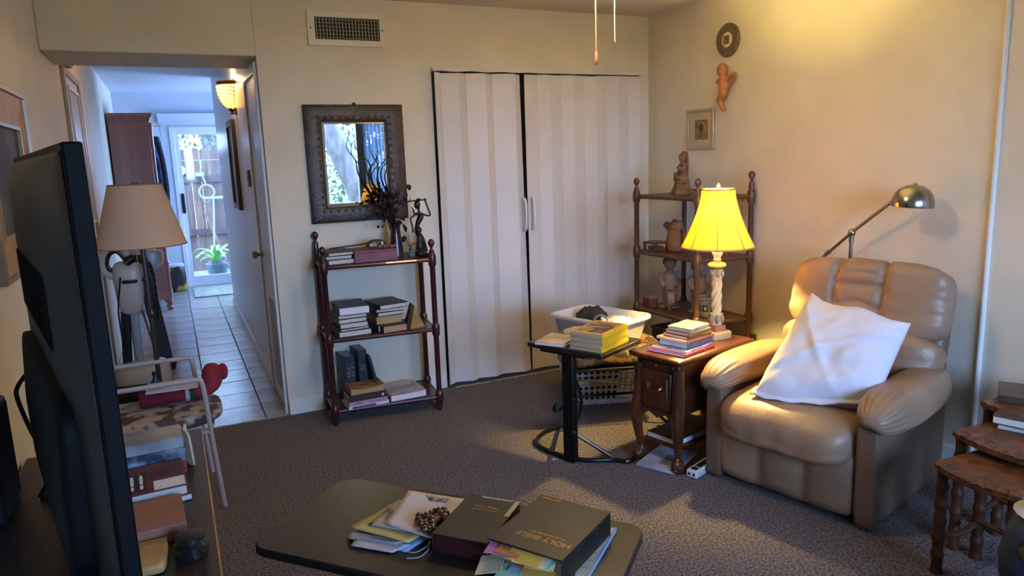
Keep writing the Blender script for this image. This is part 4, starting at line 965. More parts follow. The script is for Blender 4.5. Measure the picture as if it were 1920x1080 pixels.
phot = M('magazine_photo', '#a8874a', .35, col2='#3a2718', scale=22, lo=.42, hi=.55)
MP = [at(1070, 654, z=tz), at(1133, 661, z=tz), at(1172, 638, z=tz+.0)]
ma = math.atan2(MP[2].y-MP[1].y, MP[2].x-MP[1].x); mc_ = Vector((-1.406, -1.531, 0)); ma = math.radians(27.3)
for i in range(10):
    t = .0085
    q = book('yellow-spined magazine, %s from the bottom of the stack on the black side table' % ('first second third fourth fifth sixth seventh eighth ninth'.split()[i]) if i < 9 else 'photo-covered magazine topping the yellow-spined stack', mc_.x+random.uniform(-.004, .004)+.0*i, mc_.y+random.uniform(-.004, .004), mz, .172, .25, t, ma-PI/2+random.uniform(-.03, .03), yel, ypage, 'yellow-spined magazines', soft=True, name='magazine', cat='magazine', spine=1)
    mz += t+.0002
MB().box((-.004, .0, .00885), (.145, .21, .0005)).build('cover_photo', phot, q)
o = book('tan photo-covered book lying beside the magazine stack', -1.545, -1.36, tz+.0003, .15, .19, .016, ta+.2, M('tan_photo_cover', '#a88a66', .4, col2='#c9b8a0', scale=9), whitep)
o = root('folded_tissue', (-1.40, -1.30, tz+.0003), 'crumpled white and dark cloth behind the magazines', 'cloth')
MB().rbox((0, 0, .018), (.14, .08, .036), 3, 8, lambda w, v: v+Vector((0, 0, .012*noise.noise((w.x*3, w.y*3, 0))))).build('fold', M('tissue', '#b3aeb2', .8), o, smooth=180)

# ================================================================ lamp table
ET = .555
e0, e1, e2, e3 = at(1178, 655, z=ET), at(1275, 680, z=ET), at(1415, 640, z=ET), at(1320, 612, z=ET)
ea = math.atan2((e2+e3-e0-e1).y, (e2+e3-e0-e1).x); ec = (e0+e1+e2+e3)/4; EL, EW = .60, .312
o = root('lamp_table', (ec.x, ec.y, 0), 'narrow walnut lamp table with drawer and cabriole legs', 'table', rz=ea)
MB().loft([rr(EL-.03, EW-.03, .01, ET-.03), rr(EL-.01, EW-.01, .01, ET-.022), rr(EL, EW, .012, ET-.012), rr(EL, EW, .012, ET-.005), rr(EL-.012, EW-.012, .01, ET)]).build('table_top', walnut, o)
MB().bb((-EL/2+.035, -EW/2+.03, .27), (EL/2-.035, EW/2-.03, ET-.03)).build('case', walnut, o, bevel=.004)
fx = -EL/2+.035
dr = MB().bb((fx-.014, -EW/2+.065, .295), (fx, EW/2-.065, .475)).build('drawer', walnut, o, bevel=.006)
MB().bb((fx-.019, -EW/2+.085, .32), (fx-.014, EW/2-.085, .45)).build('drawer_panel', walnut, dr, bevel=.004)
MB().tube(spline([(fx-.016, -.04, .405), (fx-.034, -.032, .392), (fx-.037, 0, .386), (fx-.034, .032, .392), (fx-.016, .04, .405)], 4), .0045, 8).build('bail_pull', brass, dr)
for y in (-.04, .04): MB().lathe([(.017, 0), (.016, .003), (.006, .008), (.005, .012)], (fx-.0145, y, .405), 12, mat=Matrix.Rotation(-PI/2, 3, 'Y')).build('rosette', brass, dr)
sld = MB().bb((fx-.008, -EW/2+.06, .495), (fx, EW/2-.06, .515)).build('pull_shelf', walnut, o, bevel=.003)
MB().ell((fx-.012, 0, .505), .007, 8, 6).build('knob', brass, sld)
b = MB(); poly = [(-EW/2+.05, .28), (-EW/2+.07, .24), (-.05, .265), (0, .24), (.05, .265), (EW/2-.07, .24), (EW/2-.05, .28)]
b.ext(poly, fx-.004, fx+.012, 'x').build('apron', walnut, o)
for sx in (-1, 1):
    for sy in (-1, 1):
        x, y = sx*(EL/2-.045), sy*(EW/2-.04)
        pts = spline([(x, y, .5), (x+sx*.006, y+sy*.004, .33), (x+sx*.02, y+sy*.014, .25), (x+sx*.004, y+sy*.004, .12), (x-sx*.004, y-sy*.002, .06), (x+sx*.012, y+sy*.008, .025), (x+sx*.016, y+sy*.01, .001)], 5)
        rs = []
        for p in pts:
            z = p.z; rs.append(.026 if z > .4 else .03 if z > .22 else .017+.013*max(0, (z-.08)/.14) if z > .06 else .022+.012*(1-abs(z-.025)/.04) if z > .008 else .028)
        lg = MB().tube(pts, rs, 10).build('cabriole_leg', walnut, o)
        MB().ell((x+sx*.014, y+sy*.009, .016), (.036, .03, .015)).build('claw_foot', walnut, lg)
MB().bb((-EL/2+.06, -EW/2+.05, .095), (EL/2-.06, EW/2-.05, .11)).build('lower_shelf', walnut, o, bevel=.004)
EM = Matrix.Translation(Vector((ec.x, ec.y, 0)))@Matrix.Rotation(ea, 4, 'Z')
def eb(label, x, y, z, w, l, t, r, c, pgs=None, grp=None, **k):
    q = EM@Vector((x, y, z)); return book(label, q.x, q.y, z, w, l, t, ea+r, c, pgs, grp, **k)
q = eb('large dark hardback lying on the lower shelf of the lamp table', -.06, -.0, .1103, .34, .185, .03, 0, cm('#1a1a18', .35, '#2b2c28', 9), whitep, spine=1)
o = root('magazine', EM@Vector((-.19, .0, .002)), 'white magazine lying on the carpet under the lamp table', 'magazine', rz=ea+.25)
MB().box((0, 0, .006), (.28, .2, .011)).build('pages', M('mag_blue_white', '#aeb2c4', .4, col2='#8d92ac', scale=8), o, bevel=.002)
MB().box((-.02, -.02, .0118), (.12, .06, .0006)).build('cover_print', M('mag_print', '#6f748f', .4), o)
g = 'books piled on the lamp table'; z = ET+.0003
Q = [('red-edged white large paperback at the bottom of the lamp table pile', .25, .215, .016, .08, cm('#b32a3c', .4), whitep, -.115, -.02), ('white thin book with blurred cover second in the lamp table pile', .24, .19, .01, .12, cm('#c9ccd8', .35, '#8a6a50', 14), whitep, -.105, -.02),
     ('thick blue hardback in the middle of the lamp table pile', .205, .165, .03, .05, cm('#26405e', .35, '#34587c', 20), whitep, -.085, -.025), ('orange-edged white paperback above the blue hardback', .225, .17, .012, .02, cm('#b8664a', .45), whitep, -.085, -.022),
     ('brown slim book near the top of the lamp table pile', .18, .145, .013, -.04, cm('#6a4a30', .5), paper, -.08, -.03), ('worn brown paperback just below the top of the lamp table pile', .175, .14, .016, .03, cm('#7d5d42', .5), paper, -.075, -.03),
     ('pale flower-covered booklet topping the lamp table pile', .165, .13, .018, .1, cm('#b9a98c', .5, '#8d8a62', 16), paper, -.07, -.028)]
for lab, w, l, t, r, c, pgs, x, y in Q:
    q = eb(lab, x, y, z, l, w, t, r+PI/2, c, pgs, g, spine=-1, soft=t < .014); z += t+.0003
q = EM@Vector((-.02, -.10, ET)); o = root('orange_pen', (q.x, q.y, ET+.0065), 'orange capped pen lying beside the book pile', 'pen', rz=ea+.4)
MB().tube([(-.06, 0, 0), (.06, 0, 0)], .006, 8).build('barrel', M('pen_orange', '#c07838', .4), o); MB().tube([(.06, 0, 0), (.075, 0, 0)], [.005, .002], 8).build('tip', gold, o)

# table lamp
lx, ly = -.735, -1.575
lz = ET+.0003
o = root('table_lamp', (lx, ly, lz), 'lit table lamp with yellow bell shade and twisted cream column', 'lamp')
crm = M('cream_wood', '#c8b98c', .5); pink = M('pink_wood', '#a06a58', .5); gleaf = M('grey_leaf', '#7d7d70', .5); ora = M('orange_wood', '#c48226', .4)
MB().loft([rr(.115, .115, .012, 0), rr(.115, .115, .012, .03), rr(.1, .1, .01, .038)]).build('base', crm, o)
MB().loft([rr(.07, .07, .006, .038), rr(.07, .07, .006, .062), rr(.062, .062, .006, .066)]).build('pink_block', pink, o)
MB().lathe([(.028, .066), (.03, .07), (.026, .11), (.034, .125), (.022, .128)], (0, 0, 0), 14).build('lower_capital', crm, o)
lf_ = None
for k in range(6):
    a = k*PI/3; q = MB().ell((.03*math.cos(a), .03*math.sin(a), .098), (.011, .011, .024), 10, 6).build('leaf_ornament', gleaf, o)
tw_ = []
for i in range(31):
    z = .128+i*.17/30; tw_.append([Vector(((.0225+.0045*math.cos(4*(2*PI*j/24)-i*.62))*math.cos(2*PI*j/24), (.0225+.0045*math.cos(4*(2*PI*j/24)-i*.62))*math.sin(2*PI*j/24), z)) for j in range(24)])
MB().loft(tw_).build('twisted_column', crm, o)
MB().lathe([(.022, .298), (.026, .305), (.024, .34), (.032, .352), (.02, .356)], (0, 0, 0), 14).build('upper_capital', crm, o)
for k in range(6):
    a = k*PI/3; MB().ell((.026*math.cos(a), .026*math.sin(a), .33), (.011, .011, .018), 10, 6).build('leaf_ornament', gleaf, o)
MB().lathe([(.018, .356), (.042, .365), (.045, .373), (.04, .382), (.018, .392)], (0, 0, 0), 20).build('orange_disc', ora, o)
MB().lathe([(.015, .392), (.02, .40), (.016, .41), (.026, .43), (.028, .438), (.018, .438)], (0, 0, 0), 14).build('cup', crm, o)
MB().cyl((0, 0, .436), (0, 0, .52), .0155, n=16).build('candle_sleeve', M('ivory_sleeve', '#d8c998', .5), o)
ZB, ZT = 1.02-lz, 1.305-lz
sh = shade_mat('lamp_shade_fabric', (.55, .36, .14), (.20, .066, .0008), .5)
prof = []
for i in range(13):
    t = i/12; prof.append((.078+(.176-.078)*((1-t)**1.55), ZB+(ZT-ZB)*t))
NS = 8; rot0 = math.atan2(CAM.y-ly, CAM.x-lx)
MB().lathe(prof, (0, 0, 0), NS*4, rot=rot0, cap=False).build('lamp_shade', sh, o, smooth=60)
seamm = M('seam_trim', '#a88a4a', .7)
for k in range(NS):
    a = rot0+2*PI*k/NS; MB().tube([(r*1.008*math.cos(a), r*1.008*math.sin(a), z) for r, z in prof], .0028, 5).build('seam', seamm, o)
for r, z in (prof[0], prof[-1]): MB().tube([(r*math.cos(2*PI*k/32), r*math.sin(2*PI*k/32), z) for k in range(33)], .0045, 6).build('shade_trim', seamm, o)
for k in range(3): MB().tube([(0, 0, ZT-.012), (.077*math.cos(k*2.1), .077*math.sin(k*2.1), ZT-.004)], .002, 5).build('shade_spider', brass, o)
MB().lathe([(.004, ZT-.012), (.006, ZT), (.012, ZT+.008), (.008, ZT+.014), (.011, ZT+.02), (.003, ZT+.032)], (0, 0, 0), 12).build('finial', M('ivory_finial', '#e8d9a8', .4), o)
MB().tube([(0, 0, .52), (0, 0, .60)], .012, 10).build('socket', brass, o)
bulb = M('lamp_bulb', '#fff1d0', .4, emit=LAMP_E, emitc=(1, .77, .26))
MB().ell((0, 0, .645), (.028, .028, .04)).build('bulb', bulb, o, smooth=180)

# ================================================================ recliner
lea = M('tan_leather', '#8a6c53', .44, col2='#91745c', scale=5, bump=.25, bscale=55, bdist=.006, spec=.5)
lead = M('tan_leather_shaded', '#6b5443', .42, bump=.2, bscale=60, bdist=.004)  # same leather kept darker, with the shade on the sides put into its colour
RC = Vector((-.965, -2.265, 0)); ra = math.radians(15)
o = root('recliner', RC, 'tan leather recliner with padded arms and channelled footrest', 'armchair', rz=ra)
nz = noise.noise
def wr(w, v, amp, fx, fy, fz, seed):     # wrinkles
    k = amp*(nz((w.x*fx+seed, w.y*fy, w.z*fz))+.5*nz((w.x*fx*2.3, w.y*fy*2.3+seed, w.z*fz*2.3)))
    return v+Vector((w.x, w.y, w.z)).normalized()*k
# footrest with three channels
def ffn(w, v):
    t = (w.y+1)/2*3; g = abs(math.sin(PI*t))**.35
    if w.x < .2: v = v+Vector((-.036*g*(1-abs(w.z)**6), 0, 0))
    return wr(w, v, .004, 1.5, 2.5, 1.2, 5)
MB().rbox((.085, .022, .17), (.12, .62, .29), 9, 34, ffn).build('footrest', lea, o, smooth=180)
def seatf(w, v):
    v = wr(w, v, .006, 1.2, 1.4, 1, 3); front = max(0, -w.x)
    k = .010*math.exp(-((w.y-.0)/.05)**2)+.008*math.exp(-((w.y+.35)/.04)**2)+.006*math.exp(-((w.y-.4)/.04)**2)
    return Vector((v.x+k*front**4, v.y, v.z-.05*front**3*min(1, (w.z+1)*.8)+.018*(1-w.y*w.y)*max(0, w.z)))
MB().rbox((.205, .022, .333), (.57, .605, .20), 4.6, 22, seatf).build('seat_cushion', lea, o, smooth=180)
# arms: post, side panel, overhanging pad
for s, yc in ((1, .350), (-1, -.330)):
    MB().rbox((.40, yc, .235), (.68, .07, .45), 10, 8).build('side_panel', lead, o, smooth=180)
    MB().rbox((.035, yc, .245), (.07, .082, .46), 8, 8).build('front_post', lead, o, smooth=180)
    def armf(w, v, s=s):
        f = max(0, -w.x-.5)/.5; ang = math.atan2(w.z, w.y)
        drop = .05*max(0, s*w.y)*(1-w.z)/2            # outer roll hangs lower
        v = Vector((v.x+.02*f*max(0, -w.z), v.y, v.z-.03*f**2-drop))
        v += Vector((0, w.y, w.z))*(.007*math.sin(18*ang)*f)                 # gathered pleats at the front
        return wr(w, v, .006, 1.4, 1, 1, s*4)
    MB().rbox((.315, yc+(.010 if s > 0 else -.018), .495), (.70, .185, .14), 2.9, 26, armf).build('arm_pad', lea, o, smooth=180)
# back: lumbar roll and upper three-channel cushion, leaning back
def lum(w, v): return wr(w, v, .011, 1.2, 2.6, 1.6, 9)
MB().rbox((.605, -.018, .57), (.25, .71, .22), 3.6, 20, lum, rot=(0, .20, 0)).build('lumbar_cushion', lea, o, smooth=180)
def upf(w, v):
    y = w.y; dx = 0
    for yc in (.36, -.25): dx += .024*math.exp(-((y-yc)/.045)**2)                 # seams between the channels
    if -.25 < y < .36: dx += .014*math.exp(-((w.z-.30+.08*y)/.07)**2)+.013*math.exp(-((w.z+.12+.55*abs(y-.05))/.06)**2)+.01*math.exp(-((w.z-.62)/.05)**2)*.4
    if w.x < .4: v = v+Vector((dx, 0, 0))
    if w.z > .6: v = v+Vector((0, 0, -.5*dx))
    v.y *= 1-.07*max(0, w.z)**3
    e = max(0, abs(y)-.75)/.25; v.x += .004*e*math.sin(w.z*16)                    # side gathers
    return wr(w, v, .006, 1.2, 1.6, 1.6, 21)
MB().rbox((.675, -.025, .797), (.205, .70, .35), 4.8, 40, upf, rot=(0, .24, 0)).build('back_cushion', lea, o, smooth=180)
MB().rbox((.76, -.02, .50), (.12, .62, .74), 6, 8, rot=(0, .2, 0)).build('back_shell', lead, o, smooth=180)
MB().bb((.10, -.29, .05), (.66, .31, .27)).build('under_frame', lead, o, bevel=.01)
for x in (.1, .6):
    for y in (-.25, .28): MB().cyl((x, y, 0), (x, y, .06), .022).build('foot', blackmt, o)
# pillow
o2 = root('white_pillow', o.matrix_basis@Vector((.22, -.05, .43)), 'white cotton pillow propped on the recliner seat', 'pillow', rz=ra)
TL, TR, BR, BL = Vector((.43, .125, .83)), Vector((.40, -.315, .775)), Vector((.17, -.285, .475)), Vector((.03, .165, .445))
nrm = (TR-TL).cross(BL-TL).normalized()
if nrm.x > 0: nrm = -nrm
N_ = 44; vs = []; fs = []
for side in (1, -1):
    for i in range(N_+1):
        for j in range(N_+1):
            u, v = i/N_, j/N_; uu, vv = 2*u-1, 2*v-1
            p = TL.lerp(TR, u).lerp(BL.lerp(BR, u), v)
            pin = 1-.10*(1-uu*uu)*abs(vv)**3; c_ = (TL+TR+BL+BR)/4
            edge = ((1-uu**4)*(1-vv**4)); th = .085*(edge**.55)
            sag = -.03*(1-uu*uu)*max(0, vv)**2+.012*math.sin(uu*5+1)*abs(vv)**3
            wv = .010*nz((uu*2.2, vv*2.2, 1.7*side))+.006*nz((uu*5, vv*5+3, side))+.012*math.sin(11*vv+2.5*uu+2*nz((uu*2, vv*2, 7)))*max(0, vv+.2)**1.2*(1-uu*uu)+.012*math.exp(-((uu*.8-vv*.6+.25)/.07)**2)+.010*math.exp(-((uu*.5+vv*.85-.05)/.06)**2)
            p = p+nrm*side*(th if side == 1 else th*.7)+nrm*wv*edge**.4
            p.z += sag-.018*(1-uu*uu)*max(0, -vv)**3
            vs.append(p-Vector((.22, -.05, .43)))
K_ = (N_+1)**2
for sd in (0, 1):
    for i in range(N_):
        for j in range(N_):
            a = sd*K_+i*(N_+1)+j; q = (a, a+1, a+N_+2, a+N_+1); fs.append(q if sd == 0 else q[::-1])
b = MB().add(vs, fs); po = b.build('pillowcase', M('white_cotton', '#cfccd4', .85, bump=.25, bscale=9, bdist=.012), o2, smooth=180)
bm = bmesh.new(); bm.from_mesh(po.data); bmesh.ops.remove_doubles(bm, verts=bm.verts[:], dist=.0015); bm.to_mesh(po.data); bm.free()
hem = [TL.lerp(TR, 0)]; pts = [BL+Vector((-.012, .015, -.012)), BL.lerp(BR, .25)+Vector((-.035, 0, -.022)), BL.lerp(BR, .6)+Vector((-.04, 0, -.02)), BR+Vector((-.03, 0, -.0))]
A = []
for k, q in enumerate(spline(pts, 5)):
    A.append([q+Vector((.05, .0, .035))-Vector((.22, -.05, .43)), q+Vector((0, 0, .012+.004*math.sin(k*1.7)))-Vector((.22, -.05, .43))])
MB().loft(A, closed=False).build('open_hem', MATS['white_cotton'], o2, smooth=180, solid=.005)

# pharmacy floor lamp behind the recliner
px_, py_ = -.13, -1.855
o = root('pharmacy_lamp', (px_, py_, 0), 'brushed nickel floor lamp with dome head reaching over the recliner', 'lamp')
MB().lathe([(.13, 0), (.13, .012), (.11, .02), (.02, .03)], (0, 0, 0), 28).build('base', chrome, o)
J = at(1597, 436, x=px_)
MB().cyl((px_, py_, .03), (J.x, J.y, J.z-.02), .0095).cyl((J.x, J.y, J.z-.05), (J.x, J.y, J.z-.015), .0125).build('pole', chrome, o, world=True)
# the arm runs parallel to the wall
h0 = at(1680, 372, x=-.16); t0 = at(1542, 483, x=-.12)
MB().tube([t0, J, h0], .0085, 10).build('swing_arm', chrome, o, world=True)
MB().tube([at(1549, 476, x=-.12), at(1556, 471, x=-.12)], .0125, 10).build('arm_collar', chrome, o, world=True)
MB().ell(J, .02).build('joint', chrome, o, world=True); MB().tube([J, J+Vector((-.035, -.02, .0))], .007, 8).build('joint_knob', chrome, o, world=True)
dc = at(1710, 388, x=-.17)
tl = Euler((.05, .05, 0)).to_matrix()
MB().lathe([(.088, 0), (.089, .004), (.087, .03), (.078, .058), (.06, .08), (.035, .095), (.008, .101), (.006, .108), (.0015, .109)], dc, 28, mat=tl, cap=False).build('dome_shade', chrome, o, world=True)
MB().tube([h0, dc+Vector((0, .05, .055))], .012, 10).build('shade_neck', chrome, o, world=True)
MB().ell(dc+Vector((0, 0, .04)), (.025, .025, .035)).build('bulb', M('dead_bulb', '#d8d4c8', .3), o, world=True, smooth=180)

# power strip
o = root('power_strip', at(1313, 886, z=0), 'white power strip lying on the carpet beside the recliner', 'power strip', rz=math.radians(20))
MB().box((0.03, 0, .02), (.22, .055, .036)).build('strip_body', M('strip_white', '#c9cdd4', .35), o, bevel=.005)
MB().box((.05, 0, .0388), (.15, .03, .002)).build('socket_recess', blk, o, bevel=.001); MB().box((-.05, 0, .0388), (.03, .03, .002)).build('switch', blk, o)
for dy in (-.012, .012): MB().box((-.0805, dy, .02), (.002, .01, .012)).build('end_port', blk, o)

# ================================================================ nesting tables
nw = M('carved_wood', '#6b3d1c', .42, col2='#4a2810', scale=30, bump=.35, bscale=45, bdist=.004)
nl = M('bamboo_leg_wood', '#4d2c16', .45, col2='#3a2010', scale=8, stretch=(1, 1, .2))
def nest(name, label, cx, cy, w, d, z, rz):
    """front edge bows towards local -x; w along y, d along x"""
    o = root(name, (cx, cy, 0), label, 'table', 'nesting tables', rz=rz)
    fr_ = [(-d/2-.045*(1-(2*t-1)**2), w/2-w*t) for t in (i/12 for i in range(13))]
    poly = fr_+[(d/2, -w/2), (d/2, w/2)]
    MB().ext(poly, z-.026, z-.004).build('table_top', nw, o, bevel=.004)
    inner = [(x*.86+.006, y*.86) for x, y in poly]; MB().ext(inner, z-.006, z-.001).build('carved_panel', nw, o, bevel=.002)
    for k in range(9):
        y = w/2*.82-w*.82*k/8; MB().box((-d/2-.04*(1-(2*(w/2-y)/w-1)**2)+.012, y, z-.004), (.035, w*.085, .006), (0, 0, .15*(k-4))).build('edge_strip', nw, o, bevel=.002)
    for sx in (-1, 1):
        for sy in (-1, 1):
            x, y = sx*(d/2-.03)-(.015 if sx < 0 else 0), sy*(w/2-.03)
            pr = []
            for k in range(7): zz = (z-.03)*k/6; pr += [(.022, zz), (.022, zz+.01), (.0185, zz+.02), (.0185, min(zz+(z-.03)/6-.012, z-.026))]
            pr = [q for q in pr if q[1] <= z-.025]
            MB().lathe(pr, (x+sx*.004, y, 0), 10).build('leg', nl, o)
    for sy in (-1, 1): MB().tube(spline([(-d/2+.02, sy*(w/2-.03), .14), (0, sy*(w/2-.03), .12), (d/2-.03, sy*(w/2-.03), .14)], 4), .011, 8).build('stretcher', nl, o)
    MB().tube([(d/2-.035, -w/2+.03, .15), (d/2-.035, w/2-.03, .15)], .011, 8).build('stretcher', nl, o)
    return o
n1 = at(1748, 866, z=.41); n2 = at(1783, 808, z=.46); n3 = at(1835, 752, z=.515)
na = -.06
def place(n, w, d): return (n.x+d/2+.01, n.y-w/2)
nest('nesting_table', 'smallest carved nesting table, pulled out in front of the other two', *place(n1, .30, .24), .30, .24, .41, na)
nest('nesting_table', 'middle-sized carved nesting table holding a maroon book', *place(n2, .38, .27), .38, .27, .46, na)
nest('nesting_table', 'tallest carved nesting table holding a dark glossy book', *place(n3, .46, .30), .46, .30, .515, na)
c = at(1905, 745, z=.515); book('dark glossy-covered book lying on the tallest nesting table', c.x+.05, c.y-.06, .5155, .2, .27, .026, .55, cm('#1f1714', .3, '#4a352c', 8), paper)
c = at(1905, 800, z=.46); z = .4605
book('white-covered paperback with a yellow note at the bottom of the nesting table pile', c.x+.03, c.y-.05, z, .15, .21, .022, .35, cm('#a9a195', .5), paper, spine=1); 
q = COL.objects[-1].parent
MB().box((-.07, -.02, .012), (.02, .03, .002)).build('yellow_note', M('sticky_yellow', '#b8922f', .6), q)
book('maroon-covered book on top of the nesting table pile', c.x+.015, c.y-.05, z+.0223, .165, .22, .03, .3, cm('#3a1a1c', .45), paper, spine=1)
# plush toy at the frame edge
c = at(1982, 915, y=-3.33)
fh = c.z-.42
o = root('footstool', (c.x, c.y, 0), 'low round padded footstool carrying the plush bear', 'footstool')
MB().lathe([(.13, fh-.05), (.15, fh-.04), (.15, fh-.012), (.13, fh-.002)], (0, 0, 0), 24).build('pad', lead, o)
for k in range(3): MB().cyl((.09*math.cos(k*2.1), .09*math.sin(k*2.1), 0), (.08*math.cos(k*2.1), .08*math.sin(k*2.1), fh-.05), .015).build('leg', nl, o)
o = root('plush_bear', (c.x, c.y, fh), 'brown plush bear in blue clothes sitting beside the nesting tables', 'plush toy', rz=1.5)
fur = M('brown_plush', '#6a4a2c', .95, col2='#5a3d22', scale=40, bump=.5, bscale=200)
b = MB().ell((0, 0, .40), (.075, .07, .072)).ell((-.055, 0, .39), (.04, .035, .03)).ell((0, .06, .455), .026).ell((0, -.06, .455), .026).ell((0, 0, .2), (.1, .09, .17)).ell((0, 0, .08), (.11, .12, .08))
for s in (-1, 1): b.tube([(0, s*.08, .27), (-.08, s*.1, .2), (-.13, s*.07, .17)], [.04, .037, .035], 10).tube([(0, s*.07, .05), (-.13, s*.1, .05), (-.18, s*.11, .06)], [.055, .048, .05], 10)
b.build('bear_body', fur, o, remesh=.008)
MB().lathe([(.108, .13), (.116, .2), (.1, .28), (.07, .33)], (0, 0, 0), 20, cap=False).build('blue_shirt', M('denim_blue', '#22304a', .9), o, solid=.006)
MB().lathe([(.072, .325), (.09, .34), (.06, .352)], (0, 0, 0), 18, cap=False).build('white_collar', M('collar_white', '#b8b4b0', .8), o, solid=.006)
for s in (-1, 1): MB().ell((-.066, s*.03, .425), .008, 8, 6).build('eye', blk, o)
MB().ell((-.095, 0, .4), (.01, .013, .009)).build('nose', blk, o)

# ================================================================ left side: painting, console, television
o = root('framed_painting', (XL, -1.2, 1.48), 'tan framed painting with silver edge on the left wall', 'painting')
y0, y1, z0, z1 = -1.72, -.89, 1.155, 1.80
tanf = M('tan_frame', '#a07c50', .5, col2='#b08a5c', scale=10); sil = M('pewter_edge', '#9a948c', .35, metal=.5)
def yz(g, x): return [Vector((XL+x, y0+g, z0+g)), Vector((XL+x, y1-g, z0+g)), Vector((XL+x, y1-g, z1-g)), Vector((XL+x, y0+g, z1-g))]
MB().loft([yz(0, .001), yz(0, .03), yz(.018, .034), yz(.02, .02)], cap=False).build('silver_edge', sil, o, world=True)
MB().loft([yz(.02, .003), yz(.02, .024), yz(.13, .018), yz(.13, .004)], cap=False).build('frame', tanf, o, world=True)
MB().loft([yz(.13, .004), yz(.13, .021), yz(.142, .021), yz(.142, .006)], cap=False).build('inner_moulding', M('gold_bead', '#a5906a', .35, metal=.4), o, world=True)
MB().loft([yz(.14, .004), yz(.14, .009)]).build('canvas', M('dark_canvas', '#4c4a40', .6, col2='#221a16', scale=4, stretch=(1, 1, .6)), o, world=True)
CZ = .62
cfr = at(378, 802, z=CZ)
esp = M('espresso_wood', '#251b17', .4, col2='#33251e', scale=6, stretch=(3, .3, 1), spec=.5)
o = root('tv_console', (-3.43, -2.6, 0), 'long espresso media console with a worn gold edge by the left wall', 'console')
cy1 = cfr.y; cy0 = -3.75; cx1 = cfr.x; cx0 = XL+.014
MB().bb((cx0, cy0, CZ-.03), (cx1, cy1, CZ)).build('top', esp, o, world=True, bevel=.004)
MB().bb((cx1-.003, cy0, CZ-.012), (cx1+.003, cy1-.02, CZ+.0015)).build('edge_band', M('gold_edge', '#b08a5a', .25, metal=.6), o, world=True, bevel=.001)
for y in (cy0+.015, -2.75, cy1-.015): MB().bb((cx0, y-.012, .06), (cx1-.015, y+.012, CZ-.03)).build('side_panel', esp, o, world=True)
MB().bb((cx0, cy0+.01, .3), (cx1-.02, cy1-.01, .32)).build('shelf', esp, o, world=True)
MB().bb((cx0, cy0, .05), (cx1-.01, cy1, .08)).build('bottom', esp, o, world=True)
MB().bb((cx0, cy0, .08), (cx0+.01, cy1, CZ-.03)).build('back_panel', esp, o, world=True)
for y in (cy0+.05, cy1-.05):
    for x in (cx0+.05, cx1-.05): MB().cyl((x, y, 0), (x, y, .055), .025).build('foot', esp, o, world=True)
# TV seen from behind
tn, tf = Vector((-3.292, -3.04, 0)), Vector((-3.535, -1.90, 0))
tdir = (tf-tn).normalized(); tba = Vector((-tdir.y, tdir.x, 0))      # back normal, towards -x
TVW = (tf-tn).length; tc = (tn+tf)/2
tvm = M('tv_black_plastic', '#08090b', .6, bump=.05, bscale=300, spec=.15); tvs = M('tv_screen', '#050507', .12)
o = root('television', (tc.x, tc.y, CZ), 'large flat television seen from behind on the console', 'television', rz=math.atan2(tba.y, tba.x))
# local x = back direction, local y = along the set
z0, z1 = .10, 1.537-CZ
MB().bb((.0, -TVW/2, z0), (.03, TVW/2, z1)).build('bezel', tvm, o, bevel=.004)
MB().bb((-.002, -TVW/2+.02, z0+.02), (-.0001, TVW/2-.02, z1-.02)).build('screen', tvs, o)
lp = []
for g, x in ((0.012, 0.03), (.03, .04), (.10, .054), (.22, .062)): lp.append([Vector((x, yy, zz)) for yy, zz in ((-TVW/2+g, z0+g*.4), (TVW/2-g, z0+g*.4), (TVW/2-g, z1-g*.8), (-TVW/2+g, z1-g*.8))])
MB().loft(lp).build('back_shell', M('tv_back_grey', '#2b2725', .5), o, bevel=.006)
MB().rbox((.06, .04, z0+.2), (.075, TVW*.74, .36), 9, 9, lambda w, v: Vector((v.x*(1-.35*max(0, w.z)), v.y, v.z))).build('electronics_box', tvm, o, smooth=60)
vs_ = None
for k in range(16):
    if vs_ is None: vs_ = MB().box((0, 0, 0), (.004, .012, .14)).build('vent_rib', tvm, o); q = vs_
    else: q = dup(vs_, 'vent_rib', o)
    q.location = (.065, -.32+.043*k, z1-.3)
for y in (-TVW/2+.2, TVW/2-.2):
    for sgn in (-1, 1): MB().tube([(.02, y, z0+.02), (sgn*.09+.01, y+.03, .009)], .009, 8, flat=.6).build('stand_leg', tvm, o)
    MB().tube([(-.08, y+.03, .006), (.10, y+.03, .006)], .006, 8).build('stand_foot', tvm, o)
b = MB().tube(spline([at(66, 682, y=-2.05), at(50, 700, y=-2.0), at(33, 725, y=-1.98), at(32, 745, y=-1.98), at(50, 790, y=-1.95), at(70, 828, y=-1.95), at(80, 834, y=-1.95)], 6), .006, 7)
b.build('power_cord', M('dark_cord', '#1a1414', .5), o, world=True)
MB().tube([at(56, 695, y=-2.03), at(66, 680, y=-2.04)], .013, 6).build('cord_plug', tvm, o, world=True)
q = at(8, 880, z=CZ)
o = root('black_speaker', (-3.655, -2.12, CZ), 'slim black box speaker standing by the wall behind the television', 'speaker')
MB().box((0, -.05, .145), (.03, .20, .29)).build('cabinet', blk, o, bevel=.008); MB().box((.0165, -.05, .145), (.003, .18, .26)).build('grille', M('grille_cloth', '#08080a', .9), o, bevel=.001)
